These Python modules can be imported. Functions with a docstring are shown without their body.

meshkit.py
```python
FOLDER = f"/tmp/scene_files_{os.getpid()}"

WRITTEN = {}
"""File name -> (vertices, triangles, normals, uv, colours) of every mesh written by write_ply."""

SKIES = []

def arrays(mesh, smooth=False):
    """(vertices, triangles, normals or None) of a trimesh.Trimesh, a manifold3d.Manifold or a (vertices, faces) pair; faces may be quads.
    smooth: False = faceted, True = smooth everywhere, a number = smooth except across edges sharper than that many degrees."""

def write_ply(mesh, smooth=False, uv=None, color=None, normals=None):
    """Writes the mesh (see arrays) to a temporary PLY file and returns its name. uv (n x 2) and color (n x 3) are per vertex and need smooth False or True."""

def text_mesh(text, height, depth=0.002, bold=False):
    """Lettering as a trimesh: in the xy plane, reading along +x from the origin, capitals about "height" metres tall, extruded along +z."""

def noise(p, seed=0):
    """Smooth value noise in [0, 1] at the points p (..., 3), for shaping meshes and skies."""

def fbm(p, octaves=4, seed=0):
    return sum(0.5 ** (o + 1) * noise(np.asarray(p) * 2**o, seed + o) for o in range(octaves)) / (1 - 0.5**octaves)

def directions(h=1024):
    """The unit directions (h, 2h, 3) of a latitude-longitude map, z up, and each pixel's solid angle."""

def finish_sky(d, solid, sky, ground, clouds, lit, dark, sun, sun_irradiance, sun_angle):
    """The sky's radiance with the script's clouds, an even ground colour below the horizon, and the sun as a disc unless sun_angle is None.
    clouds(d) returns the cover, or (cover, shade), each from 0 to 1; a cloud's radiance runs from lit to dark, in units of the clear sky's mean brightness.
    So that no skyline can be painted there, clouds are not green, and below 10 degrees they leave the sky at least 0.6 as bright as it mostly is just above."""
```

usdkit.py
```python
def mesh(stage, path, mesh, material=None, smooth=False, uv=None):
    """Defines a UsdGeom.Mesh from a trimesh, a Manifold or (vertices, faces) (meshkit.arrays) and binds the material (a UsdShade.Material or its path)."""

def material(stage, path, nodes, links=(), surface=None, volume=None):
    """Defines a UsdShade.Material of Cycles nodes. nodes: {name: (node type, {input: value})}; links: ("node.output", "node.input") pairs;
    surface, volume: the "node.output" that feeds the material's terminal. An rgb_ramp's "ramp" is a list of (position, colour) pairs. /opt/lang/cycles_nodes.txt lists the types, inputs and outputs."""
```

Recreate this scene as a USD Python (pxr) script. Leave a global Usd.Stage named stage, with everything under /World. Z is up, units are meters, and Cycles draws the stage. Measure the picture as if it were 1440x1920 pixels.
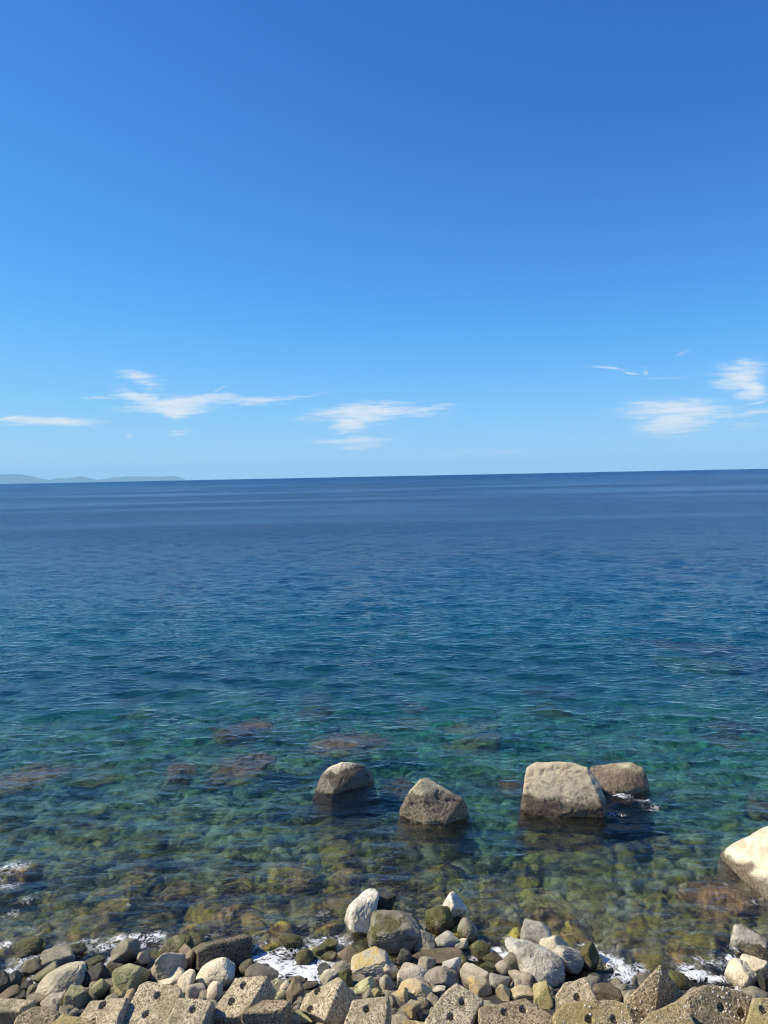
import math, random
import numpy as np, trimesh, manifold3d, usdkit, meshkit
from pxr import Usd, UsdGeom, UsdLux, UsdShade, Gf, Sdf, Vt

stage = Usd.Stage.CreateInMemory()
UsdGeom.SetStageUpAxis(stage, 'Z')
world = UsdGeom.Xform.Define(stage, '/World')

# ------------------------------------------------------------------ camera
EYE = 6.5                      # metres above the sea
FPX = 1390.0                   # focal length in pixels of the 1440 x 1920 photograph
PITCH, ROLL = math.radians(2.84), math.radians(1.15)
EARTH = 6371000.0
cam = UsdGeom.Camera.Define(stage, '/World/camera')
cam.CreateFocalLengthAttr(26.0)
cam.CreateHorizontalApertureAttr(26.0 * 1440 / FPX)
cam.CreateVerticalApertureAttr(26.0 * 1920 / FPX)
cam.CreateClippingRangeAttr(Gf.Vec2f(0.1, 200000.0))
cam.CreateExposureAttr(0.5)
fw = np.array([0, math.cos(PITCH), -math.sin(PITCH)])
r0 = np.array([1.0, 0, 0]); u0 = np.cross(r0, fw)
RT = r0 * math.cos(ROLL) - u0 * math.sin(ROLL)      # camera turned clockwise: the horizon climbs to the right
UP = r0 * math.sin(ROLL) + u0 * math.cos(ROLL)
cam.AddTransformOp().Set(Gf.Matrix4d(*RT, 0, *UP, 0, *(-fw), 0, 0, 0, EYE, 1))

def ray(px, py):
    d = fw * FPX + RT * (px - 720) + UP * (960 - py)
    return d / np.linalg.norm(d)

def at(px, py, z=0.0):
    d = ray(px, py)
    o = np.array([0, 0, EYE])
    if z >= 0: return o + d * (z - EYE) / d[2]
    top = o + d * (-EYE) / d[2]                        # below the surface the line of sight is bent by the water
    h = d[:2] / 1.333; t = np.array([h[0], h[1], -math.sqrt(1 - h @ h)])
    return top + t * (z / t[2])

# ------------------------------------------------------------------ sky and sun
SUN_EL, SUN_AZ = math.radians(43), math.radians(-80)     # azimuth from +y towards +x
SUN = np.array([math.sin(SUN_AZ) * math.cos(SUN_EL), math.cos(SUN_AZ) * math.cos(SUN_EL), math.sin(SUN_EL)])
SKY_STRENGTH, SKY_UNIT = 0.073, 0.10
sun = UsdLux.DistantLight.Define(stage, '/World/sun')
sun.CreateIntensityAttr(1.25); sun.CreateAngleAttr(0.5); sun.CreateColorAttr(Gf.Vec3f(1.0, 0.91, 0.75))
sun.GetPrim().CreateAttribute('inputs:normalize', Sdf.ValueTypeNames.Bool).Set(True)
zz = SUN; xx = np.cross([0, 0, 1.0], zz); xx /= np.linalg.norm(xx); yy = np.cross(zz, xx)
sun.AddTransformOp().Set(Gf.Matrix4d(*xx, 0, *yy, 0, *zz, 0, 0, 0, 0, 1))

class Graph:
    """Collects nodes and links of one material."""
    def __init__(self): self.n, self.l, self.k = {}, [], 0
    def add(self, kind, **inputs):
        name = f'node{self.k}'; self.k += 1
        plain = {}
        for key, val in inputs.items():
            if isinstance(val, str) and '.' in val and val.split('.')[0] in self.n: self.l.append((val, f'{name}.{key}'))
            else: plain[key] = val
        self.n[name] = (kind, plain)
        return name
    def math(self, op, a, b=0.5, c=0.0, clamp=False):
        return self.add('math', math_type=op, value1=a, value2=b, value3=c, use_clamp=clamp) + '.value'
    def smooth(self, v, a, b, lo=0.0, hi=1.0):
        return self.add('map_range', range_type='smoothstep', value=v, from_min=a, from_max=b, to_min=lo, to_max=hi, clamp=True) + '.result'
    def noise(self, vec, scale, detail=3.0, rough=0.55, dist=0.0):
        return self.add('noise_texture', dimensions='3D', type='fBM', vector=vec, scale=scale, detail=detail, roughness=rough, distortion=dist) + '.fac'
    def mapped(self, vec, scale=(1, 1, 1), loc=(0, 0, 0), rot=(0, 0, 0)):
        return self.add('mapping', mapping_type='point', vector=vec, scale=scale, location=loc, rotation=rot) + '.vector'
    def mix(self, f, a, b, kind='mix'):
        return self.add('mix', mix_type=kind, fac=f, color1=a, color2=b) + '.color'
    def ramp(self, f, stops):
        return self.add('rgb_ramp', ramp=stops, fac=f) + '.color'
    def make(self, name, surface=None, volume=None):
        return usdkit.material(stage, f'/World/Looks/{name}', self.n, self.l, surface=surface, volume=volume)

def sky_material():
    g = Graph()
    sky = g.add('sky_texture', sky_type='single_scattering', sun_disc=False, sun_elevation=SUN_EL, sun_rotation=SUN_AZ,
                altitude=0.0, air_density=0.6, aerosol_density=0.0, ozone_density=2.0)
    # the deep, saturated blue of the photograph: one tone curve per channel, the same all over the sky
    ch = g.add('separate_color', color=sky + '.color')
    out = []
    for c, stops in (('r', SKY_R), ('g', SKY_G), ('b', SKY_B)):
        v = g.add('separate_color', color=g.ramp(g.math('multiply', f'{ch}.{c}', SKY_UNIT), [(a, (b, b, b)) for a, b in stops])) + '.r'
        out.append(g.math('multiply', v, 1 / SKY_UNIT))
    col = g.add('combine_color', r=out[0], g=out[1], b=out[2]) + '.color'
    d = g.add('texture_coordinate') + '.generated'
    sep = g.add('separate_xyz', vector=d)
    ysafe = g.math('maximum', sep + '.y', 0.05)
    X, Z = g.math('divide', sep + '.x', ysafe), g.math('divide', sep + '.z', ysafe)
    P = g.add('combine_xyz', x=X, y=Z, z=0.0) + '.vector'
    warp_n = g.add('noise_texture', dimensions='3D', type='fBM', vector=g.mapped(P, (9, 22, 1)), scale=1.0, detail=3.0, roughness=0.6)
    warp = g.add('separate_color', color=warp_n + '.color')
    Xw = g.math('multiply_add', g.math('subtract', warp + '.r', 0.5), 0.075, X)
    Zw = g.math('multiply_add', g.math('subtract', warp + '.g', 0.5), 0.034, Z)
    fibre = g.noise(g.mapped(P, (9, 110, 1), rot=(0, 0, 0.09)), 1.0, 6.0, 0.66, 0.9)
    fibre = g.math('multiply_add', g.math('subtract', g.noise(g.mapped(P, (34, 190, 1), rot=(0, 0, 0.16)), 1.0, 5.0, 0.7, 0.6), 0.5), 0.55, fibre)
    total = None
    # centre, half length, half height in thousandths of the tangent plane, lean, strength
    for (px, py, a, b, lean, s) in CLOUDS:
        q = ray(px, py); cx, cz = q[0] / q[1], q[2] / q[1]
        a, b = a / FPX, b / FPX
        u = g.math('multiply', g.math('subtract', Xw, cx), 1 / a)
        v0 = g.math('subtract', Zw, cz)
        v = g.math('multiply', g.math('multiply_add', g.math('subtract', Xw, cx), -lean, v0), 1 / b)
        r2 = g.math('multiply_add', u, u, g.math('multiply', v, v))
        m = g.math('multiply', g.math('exponent', g.math('multiply', r2, -1.0)), s)
        total = m if total is None else g.math('maximum', total, m)
    edge = g.math('multiply_add', g.math('subtract', fibre, 0.5), 1.6, total)
    cover = g.math('multiply', g.smooth(edge, 0.12, 1.15), g.smooth(total, 0.03, 0.35))
    cover = g.math('multiply', cover, 0.92)
    cloud = g.mix(cover, col, CLOUD_LIGHT)
    bg = g.add('background_shader', color=cloud, strength=SKY_STRENGTH)
    return g.make('sky_look', surface=bg + '.background')

SKY_R = [(0, 0), (0.076, 0.032), (0.107, 0.058), (0.159, 0.095), (0.216, 0.155), (0.35, 0.275), (0.546, 0.41), (1.0, 0.55)]
SKY_G = [(0, 0), (0.133, 0.165), (0.184, 0.255), (0.266, 0.376), (0.352, 0.48), (0.5, 0.59), (0.694, 0.665), (1.0, 0.75)]
SKY_B = [(0, 0), (0.266, 0.584), (0.352, 0.74), (0.474, 0.88), (0.571, 0.94), (0.66, 0.955), (0.723, 0.93), (1.0, 0.93)]
CLOUD_LIGHT = (8.2, 8.6, 9.0)
CLOUDS = [
    (85, 791, 105, 10, 0.0, 0.95), (20, 786, 60, 7, 0.0, 0.8),
    (335, 752, 105, 17, 0.03, 1.0), (338, 773, 38, 14, 0.0, 1.25), (262, 714, 50, 15, -0.1, 0.78), (262, 740, 60, 12, -0.2, 0.9), (470, 750, 95, 8, 0.05, 0.7), (335, 765, 60, 16, 0.0, 1.1), (180, 742, 60, 4, 0, 0.4),
    (405, 728, 16, 6, 0.6, 0.6), (540, 742, 90, 5, 0.03, 0.45), (730, 755, 90, 4, 0.05, 0.6), (760, 780, 60, 4, 0.04, 0.6), (1420, 745, 50, 5, 0.2, 0.6), (340, 814, 30, 6, 0.1, 0.6), (250, 816, 9, 8, 0.4, 0.55), (420, 830, 18, 5, 0.1, 0.42),
    (690, 776, 125, 17, 0.02, 0.95), (652, 795, 40, 16, 0.0, 1.25), (780, 766, 85, 7, 0.08, 0.7), (655, 832, 90, 9, 0.0, 0.72), (660, 842, 30, 8, 0, 0.6),
    (860, 845, 70, 6, 0.0, 0.5), (940, 850, 60, 8, 0, 0.3), (970, 817, 20, 5, 0.2, 0.38),
    (1145, 688, 55, 5, -0.06, 0.7), (1172, 694, 18, 6, -0.4, 0.6), (1207, 692, 9, 9, 0.5, 0.6), (1245, 711, 55, 3, 0, 0.4), (1295, 664, 20, 6, 0.2, 0.4),
    (1395, 702, 62, 24, 0.1, 1.05), (1400, 726, 35, 16, 0.0, 0.95), (1275, 768, 115, 20, 0.02, 1.05), (1258, 798, 70, 24, 0.0, 1.0), (1400, 772, 75, 10, 0.15, 0.75), (1380, 800, 70, 14, 0.0, 0.4),
]
dome = UsdLux.DomeLight.Define(stage, '/World/sky')
dome.CreateIntensityAttr(1.0)
UsdShade.MaterialBindingAPI.Apply(dome.GetPrim()).Bind(sky_material())
dome.GetPrim().SetCustomDataByKey('kind', 'structure')
#=STRUCTURE
# ------------------------------------------------------------------ helpers
rng = np.random.default_rng(11)
COUNT = {}
def numbered(parent, name):
    k = COUNT.get((parent, name), 0); COUNT[(parent, name)] = k + 1
    return f'{parent}/{name}' + (f'_{k:03d}' if k else '')

def tag(prim, label=None, category=None, group=None, kind=None):
    for key, val in (('label', label), ('category', category), ('group', group), ('kind', kind)):
        if val: prim.SetCustomDataByKey(key, val)
    return prim

def put(name, mesh, material, parent='/World', smooth=True):
    return usdkit.mesh(stage, numbered(parent, name), mesh, material, smooth=smooth).GetPrim()

def holder(name):
    return UsdGeom.Xform.Define(stage, numbered('/World', name)).GetPrim()

def grid_faces(rows, cols):
    i, j = np.meshgrid(np.arange(rows - 1), np.arange(cols - 1), indexing='ij')
    a = i * cols + j
    return np.stack([a, a + 1, a + cols + 1, a + cols], -1).reshape(-1, 4)

# ------------------------------------------------------------------ the shape of the shore and the sea floor
PROFILE_Y = [-40, -3, 0, 5.5, 7.0, 8.0, 9.0, 9.9, 11.0, 12.5, 14.5, 17, 20, 24, 30, 40, 60, 120, 300, 1000, 60000]
PROFILE_Z = [5.0, 5.0, 3.4, 1.0, 0.55, 0.32, 0.03, -0.27, -0.52, -0.80, -1.15, -1.55, -2.05, -2.7, -3.9, -6.0, -10.5, -19, -28, -30, -33]
def ground_height(x, y):
    x, y = np.asarray(x, float), np.asarray(y, float)
    side = 1 / (1 + np.exp(-(x + 0.3) / 1.6))                       # the right half is deeper
    r = np.hypot(x * 0.35, y)
    yy_ = np.where(y > 0, r, y)
    yy_ = yy_ + side * 1.9 * np.clip((yy_ - 11.5) / 3, 0, 1) * np.exp(-np.maximum(yy_ - 15, 0) / 14) - (1 - side) * 2.0 * np.clip((yy_ - 12.5) / 4, 0, 1) * np.exp(-np.maximum(yy_ - 19, 0) / 6)
    z = np.interp(yy_, PROFILE_Y, PROFILE_Z)
    p = np.stack([x * 0.45, y * 0.45, np.zeros_like(x)], -1)
    lumps = (meshkit.fbm(p, 3, seed=5) - 0.5)
    amp = np.clip((y - 9) * 0.10, 0.06, 0.9) * np.clip(60 / np.maximum(y, 1), 0, 1)
    z = z + lumps * amp * 1.1
    return z - (x ** 2 + y ** 2) / (2 * EARTH)

def fan(r, az):
    R, A = np.meshgrid(r, az, indexing='ij')
    return R * np.sin(A), R * np.cos(A)

def azimuths(fine, half, coarse):
    inner = np.linspace(-half, half, fine)
    outer = np.radians(np.linspace(math.degrees(half) + coarse, 88, int((88 - math.degrees(half)) / coarse)))
    return np.concatenate([-outer[::-1], inner, outer])

# ---- materials of the sea
def sea_material():
    g = Graph()
    P = g.add('geometry') + '.position'
    def layer(sx, sy, turn, detail, rough, dist=0.0):
        return g.noise(g.mapped(P, (sx, sy, 1.0), rot=(0, 0, turn)), 1.0, detail, rough, dist)
    ripple = layer(3.0, 6.0, 0.10, 2.5, 0.55, 0.35)
    chop = layer(0.95, 2.3, -0.16, 2.0, 0.5, 0.3)
    swell = layer(0.16, 0.42, 0.22, 2.0, 0.5, 0.2)
    gust = g.smooth(g.noise(g.mapped(P, (0.006, 0.022, 0.0), rot=(0, 0, 0.12)), 1.0, 4.0, 0.55, 0.5), 0.34, 0.66, 0.65, 1.25)
    sep = g.add('separate_xyz', vector=P)
    far = g.smooth(sep + '.y', 14, 60, 0.0, 1.0)
    h = g.math('multiply', ripple, 0.085)
    h = g.math('multiply_add', chop, g.math('multiply_add', far, 0.04, 0.08), h)
    h = g.math('multiply_add', swell, g.math('multiply', far, 0.10), h)
    h = g.math('multiply', h, g.math('multiply', gust, g.smooth(sep + '.y', 25, 140, 1.0, 1.0)))
    calm = g.smooth(sep + '.y', 9.5, 17, 0.60, 1.0)
    h = g.math('multiply', h, calm)
    bump = g.add('bump', height=h, strength=1.0, distance=1.0) + '.normal'
    # far out only the near flanks of the waves are seen: the mean slope leans towards the shore
    lean = g.add('combine_xyz', x=0.0, y=g.math('multiply', gust, g.add('map_range', range_type='linear', value=sep + '.y', from_min=8.0, from_max=85.0, to_min=0.0, to_max=-0.19, clamp=True) + '.result'), z=0.0) + '.vector'
    bump = g.add('vector_math', math_type='normalize', vector1=g.add('vector_math', math_type='add', vector1=bump, vector2=lean) + '.vector') + '.vector'
    fr = g.add('fresnel', IOR=1.333, normal=bump) + '.fac'
    refl = g.add('glossy_bsdf', color=(1, 1, 1), roughness=0.05, normal=bump)
    straight = g.add('transparent_bsdf', color=(1, 1, 1))
    soft = g.add('bump', height=h, strength=0.5, distance=1.0) + '.normal'
    bent = g.add('refraction_bsdf', color=(1, 1, 1), roughness=0.0, IOR=1.333, normal=soft)
    through = g.add('mix_closure', fac=BENT, closure1=straight + '.BSDF', closure2=bent + '.BSDF')
    mixed = g.add('mix_closure', fac=fr, closure1=through + '.closure', closure2=refl + '.BSDF')
    vol = g.add('volume_coefficients', scatter_coeffs=WATER_SCATTER, absorption_coeffs=WATER_ABSORB, phase='Henyey-Greenstein', anisotropy=-0.3)
    return g.make('sea_water', surface=mixed + '.closure', volume=vol + '.volume')

BENT = 0.5
WATER_SCATTER = (0.0012, 0.0100, 0.027)
WATER_ABSORB = (0.25, 0.044, 0.011)

def waves(x, y):
    """Wind waves as a sum of sines, long ones first; calm close to the stones."""
    r = np.random.default_rng(4)
    z = np.zeros_like(x)
    dist = np.hypot(x, y)
    for k in range(64):
        lam = 0.32 * (8 ** (k / 63)) if k else 0.32
        lam *= r.uniform(0.9, 1.1)
        ang = r.normal(0.13, 0.42)                                  # crests run nearly along x
        kx, ky = 2 * math.pi / lam * math.sin(ang), 2 * math.pi / lam * math.cos(ang)
        amp = 0.0042 * lam ** 0.50
        fade = np.clip(1.6 - dist * 0.0042 * (1 / lam) * 6.0, 0, 1)    # ripples the mesh cannot hold are left to the bump
        ph = r.uniform(0, 6.28)
        arg = kx * x + ky * y + ph
        z += amp * fade * (np.sin(arg) + 0.22 * np.sin(2 * arg + 1.2))
    calm = np.clip((y - 8.5) / 7, 0.22, 1.0)
    return z * calm * np.clip(2.2 - dist / 110, 0, 1)

def build_sea():
    r = [6.3]
    while r[-1] < 60: r.append(r[-1] + max(0.028, 0.85 * r[-1] ** 2 / (EYE * 741)))
    while r[-1] < 26000: r.append(r[-1] * 1.035)
    r = np.array(r)
    az = azimuths(800, math.radians(31), 3.0)
    x, y = fan(r, az)
    z = waves(x, y) - (x ** 2 + y ** 2) / (2 * EARTH)
    top = np.stack([x, y, z], -1).reshape(-1, 3)
    n, m = len(r), len(az)
    f = grid_faces(n, m)                                            # (r, az): the normal of a, a+1 (az up = to the right)...
    f = f[:, ::-1]
    rim = np.concatenate([np.arange(m), m - 1 + m * np.arange(1, n), (n - 1) * m + np.arange(m - 2, -1, -1), m * np.arange(n - 2, 0, -1)])
    floor_ = top[rim].copy(); floor_[:, 2] = -130
    base = len(top)
    k = len(rim)
    a, b = np.arange(k), (np.arange(k) + 1) % k
    side = np.stack([rim[a], base + a, base + b, rim[b]], -1)[:, ::-1]
    centre = base + k
    v = np.vstack([top, floor_, [[0, 8000, -130]]])
    tri = np.vstack([f[:, [0, 1, 2]], f[:, [0, 2, 3]], side[:, [0, 1, 2]], side[:, [0, 2, 3]], np.stack([base + b, base + a, np.full(k, centre)], -1)])
    msh = trimesh.Trimesh(v, tri, process=False)
    print('sea volume', msh.volume, msh.is_watertight, len(tri))
    if msh.volume < 0: tri = tri[:, ::-1]
    n_ = np.zeros_like(v); fn = np.cross(v[f[:, 1]] - v[f[:, 0]], v[f[:, 3]] - v[f[:, 0]])
    p = put('sea', (v, tri), sea_material(), smooth=40)
    tag(p, 'clear blue green sea running out to a sharp horizon', kind='structure')

def floor_material():
    g = Graph()
    P = g.add('geometry') + '.position'
    a = g.noise(P, 1.1, 4.0, 0.6, 0.4)
    b = g.noise(P, 7.0, 3.0, 0.6, 0.0)
    col = g.ramp(a, [(0.30, (0.03, 0.03, 0.016)), (0.48, (0.06, 0.06, 0.036)), (0.62, (0.12, 0.12, 0.075)), (0.8, (0.2, 0.2, 0.13))])
    col = g.mix(g.smooth(b, 0.35, 0.65, 0.0, 0.6), col, (0.06, 0.065, 0.035))
    sep = g.add('separate_xyz', vector=P)
    col = g.mix(g.smooth(sep + '.y', 10.5, 8.8), col, (0.035, 0.030, 0.022))     # dark wet gravel in the gaps
    col = g.mix(g.smooth(sep + '.y', 17, 32, 0.0, 0.9), col, (0.34, 0.31, 0.22))      # sand beyond the stones
    bump = g.add('bump', height=b, strength=0.8, distance=0.05) + '.normal'
    s = g.add('principled_bsdf', base_color=col, roughness=0.75, normal=bump)
    return g.make('sea_floor_look', surface=s + '.BSDF')

def build_floor():
    r = [0.5, 2.0, 4.0, 5.5, 6.5]
    while r[-1] < 34: r.append(r[-1] + max(0.05, r[-1] * 0.010))
    while r[-1] < 26500: r.append(r[-1] * 1.06)
    az = azimuths(300, math.radians(32), 3.0)
    x, y = fan(np.array(r), az)
    v = np.stack([x, y, ground_height(x, y)], -1).reshape(-1, 3)
    f = grid_faces(len(r), len(az))[:, ::-1]
    back = np.array([[-60, 0.3, 3.3], [60, 0.3, 3.3], [60, -60, 5], [-60, -60, 5]])
    p = put('sea_floor', (v, f), floor_material())
    tag(p, 'stony sea floor and shore sloping down under the water', kind='structure')
    q = put('ground', (back, [[0, 3, 2, 1]]), '/World/Looks/sea_floor_look', smooth=False)
    tag(q, 'ground behind the camera', kind='structure')

build_floor(); build_sea()
#=OBJECTS
# ------------------------------------------------------------------ stone materials
def stone_material(name, light, dark, speck=0.5, speck_col=(0.05, 0.045, 0.04), speck_scale=55, moss=0.0, rough=0.8, tide=0.10, blotch=None, grain=0.018,
                   tide_col=(0.040, 0.032, 0.018), tide_soft=0.10, moss_col=(0.115, 0.11, 0.026), wet_low=True, stain=0.0, top=None):
    g = Graph()
    P = g.add('geometry') + '.position'
    tone = g.add('object_info') + '.random'
    sep = g.add('separate_xyz', vector=P)
    big = g.noise(P, 5.0, 4.0, 0.6, 0.3)
    mid = g.noise(P, 19.0, 4.0, 0.65, 0.0)
    fine = g.noise(P, speck_scale, 3.0, 0.7, 0.0)
    col = g.mix(g.smooth(big, 0.35, 0.66), dark, light)
    col = g.mix(g.smooth(mid, 0.40, 0.72, 0.0, 0.45), col, dark)
    if blotch: col = g.mix(g.smooth(g.noise(P, 9.0, 3.0, 0.6, 0.6), 0.50, 0.62, 0.0, 0.85), col, blotch)
    if stain: col = g.mix(g.smooth(g.noise(g.mapped(P, (3.1, 3.1, 9.0), (4, 1, 7)), 1.0, 4.0, 0.65, 0.8), 0.52, 0.66, 0.0, stain), col, (0.12, 0.095, 0.06))
    col = g.mix(g.smooth(fine, 0.54, 0.70, 0.0, speck), col, speck_col)
    val = g.math('multiply_add', tone, 0.60, 0.68)
    col = g.add('hsv', hue=0.5, saturation=1.0, value=val, fac=1.0, color=col) + '.color'
    if top:
        up = g.add('separate_xyz', vector=g.add('geometry') + '.normal') + '.z'
        col = g.mix(g.math('multiply', g.smooth(up, 0.55, 0.85), g.smooth(big, 0.44, 0.56)), col, top)
    if moss:
        mf = g.smooth(g.noise(g.mapped(P, (2.6, 2.6, 2.6), (3, 9, 1)), 1.0, 5.0, 0.62, 0.4), 0.62 - 0.30 * moss, 0.74 - 0.30 * moss)
        mcol = g.mix(g.smooth(mid, 0.35, 0.65), tuple(c * 0.45 for c in moss_col), moss_col)
        col = g.mix(g.math('multiply', mf, 0.92), col, mcol)
    r_in = rough
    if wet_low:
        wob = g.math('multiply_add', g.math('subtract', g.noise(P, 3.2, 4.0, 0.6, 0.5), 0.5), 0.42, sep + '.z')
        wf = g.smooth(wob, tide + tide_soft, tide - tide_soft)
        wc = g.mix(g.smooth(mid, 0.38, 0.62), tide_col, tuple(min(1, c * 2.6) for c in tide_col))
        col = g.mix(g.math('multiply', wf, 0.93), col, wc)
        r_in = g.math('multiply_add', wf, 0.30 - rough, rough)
    h = g.math('multiply_add', mid, 1.6, fine)
    bump = g.add('bump', height=h, strength=0.9, distance=grain) + '.normal'
    s = g.add('principled_bsdf', base_color=col, roughness=r_in, normal=bump, specular_ior_level=0.35)
    return g.make(name, surface=s + '.BSDF')

MAT = {
    'pale': stone_material('pale_granite', (0.68, 0.60, 0.43), (0.44, 0.38, 0.26), 0.45, tide=0.02),
    'white': stone_material('white_granite', (0.70, 0.65, 0.54), (0.44, 0.40, 0.31), 0.65, (0.10, 0.095, 0.085), 60, tide=0.0),
    'grey': stone_material('grey_stone', (0.50, 0.44, 0.31), (0.32, 0.28, 0.19), 0.55, tide=0.03),
    'speckled': stone_material('speckled_granite', (0.50, 0.46, 0.37), (0.26, 0.235, 0.18), 0.85, (0.05, 0.046, 0.04), 45, tide=0.03),
    'tan': stone_material('tan_stone', (0.52, 0.43, 0.27), (0.33, 0.26, 0.15), 0.30, blotch=(0.45, 0.32, 0.13), tide=0.02),
    'beige': stone_material('beige_stone', (0.56, 0.48, 0.36), (0.36, 0.30, 0.21), 0.35, tide=0.02),
    'green': stone_material('pale_green_stone', (0.44, 0.42, 0.23), (0.24, 0.23, 0.11), 0.30, (0.08, 0.08, 0.04), tide=0.0),
    'yellow': stone_material('yellow_stone', (0.50, 0.43, 0.20), (0.33, 0.28, 0.12), 0.25, (0.15, 0.12, 0.05), tide=0.0),
    'moss': stone_material('mossy_stone', (0.27, 0.24, 0.13), (0.13, 0.115, 0.065), 0.5, moss=0.85, rough=0.6, tide=0.06),
    'halfmoss': stone_material('half_mossy_stone', (0.38, 0.34, 0.25), (0.20, 0.18, 0.12), 0.55, moss=0.50, tide=0.02),
    'brown': stone_material('brown_stone', (0.26, 0.20, 0.12), (0.13, 0.10, 0.06), 0.5, tide=0.03),
    'dark': stone_material('dark_wet_stone', (0.085, 0.078, 0.052), (0.035, 0.032, 0.024), 0.4, moss=0.25, rough=0.28, tide=0.0),
    'slate': stone_material('slate_stone', (0.34, 0.295, 0.205), (0.20, 0.175, 0.12), 0.3, tide=0.03),
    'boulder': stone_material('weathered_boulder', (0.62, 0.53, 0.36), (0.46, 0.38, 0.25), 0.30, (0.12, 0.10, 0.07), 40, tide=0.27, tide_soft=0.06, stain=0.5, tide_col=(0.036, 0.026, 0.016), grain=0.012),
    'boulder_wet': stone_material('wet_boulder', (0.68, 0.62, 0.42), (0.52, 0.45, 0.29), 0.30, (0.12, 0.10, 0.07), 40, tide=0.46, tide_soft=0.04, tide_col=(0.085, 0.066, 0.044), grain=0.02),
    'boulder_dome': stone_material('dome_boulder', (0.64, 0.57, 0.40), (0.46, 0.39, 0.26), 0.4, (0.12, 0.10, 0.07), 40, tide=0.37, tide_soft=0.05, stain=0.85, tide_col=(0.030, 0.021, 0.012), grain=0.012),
    'brown_reef': stone_material('brown_weedy_rock', (0.44, 0.29, 0.11), (0.16, 0.105, 0.045), 0.5, (0.10, 0.07, 0.03), 30, rough=0.8, wet_low=False, grain=0.03),
    'boulder_low': stone_material('low_wet_boulder', (0.60, 0.55, 0.36), (0.36, 0.30, 0.19), 0.30, (0.12, 0.10, 0.07), 40, tide=0.36, tide_soft=0.08, tide_col=(0.085, 0.060, 0.036), grain=0.02),
    'yellow_top': stone_material('yellow_hollow_stone', (0.55, 0.50, 0.40), (0.30, 0.26, 0.19), 0.5, tide=0.0, top=(0.50, 0.38, 0.14)),
    'boulder_cream': stone_material('cream_boulder', (0.66, 0.61, 0.45), (0.46, 0.40, 0.27), 0.25, (0.15, 0.13, 0.09), 40, tide=0.20, tide_soft=0.07, tide_col=(0.060, 0.046, 0.028), grain=0.02),
    'algae': stone_material('algae_covered_rock', (0.50, 0.36, 0.13), (0.060, 0.046, 0.020), 0.5, moss=0.55, rough=0.7, wet_low=False, moss_col=(0.42, 0.37, 0.06), grain=0.03),
    'reef': stone_material('reef_rock', (0.22, 0.17, 0.10), (0.085, 0.068, 0.042), 0.6, (0.30, 0.24, 0.17), 14, rough=0.8, wet_low=False, grain=0.04),
    'floor_stone': stone_material('sea_floor_stone', (0.56, 0.52, 0.31), (0.085, 0.080, 0.045), 0.5, moss=0.45, rough=0.7, wet_low=False, moss_col=(0.40, 0.35, 0.09), grain=0.03),
}

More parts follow.
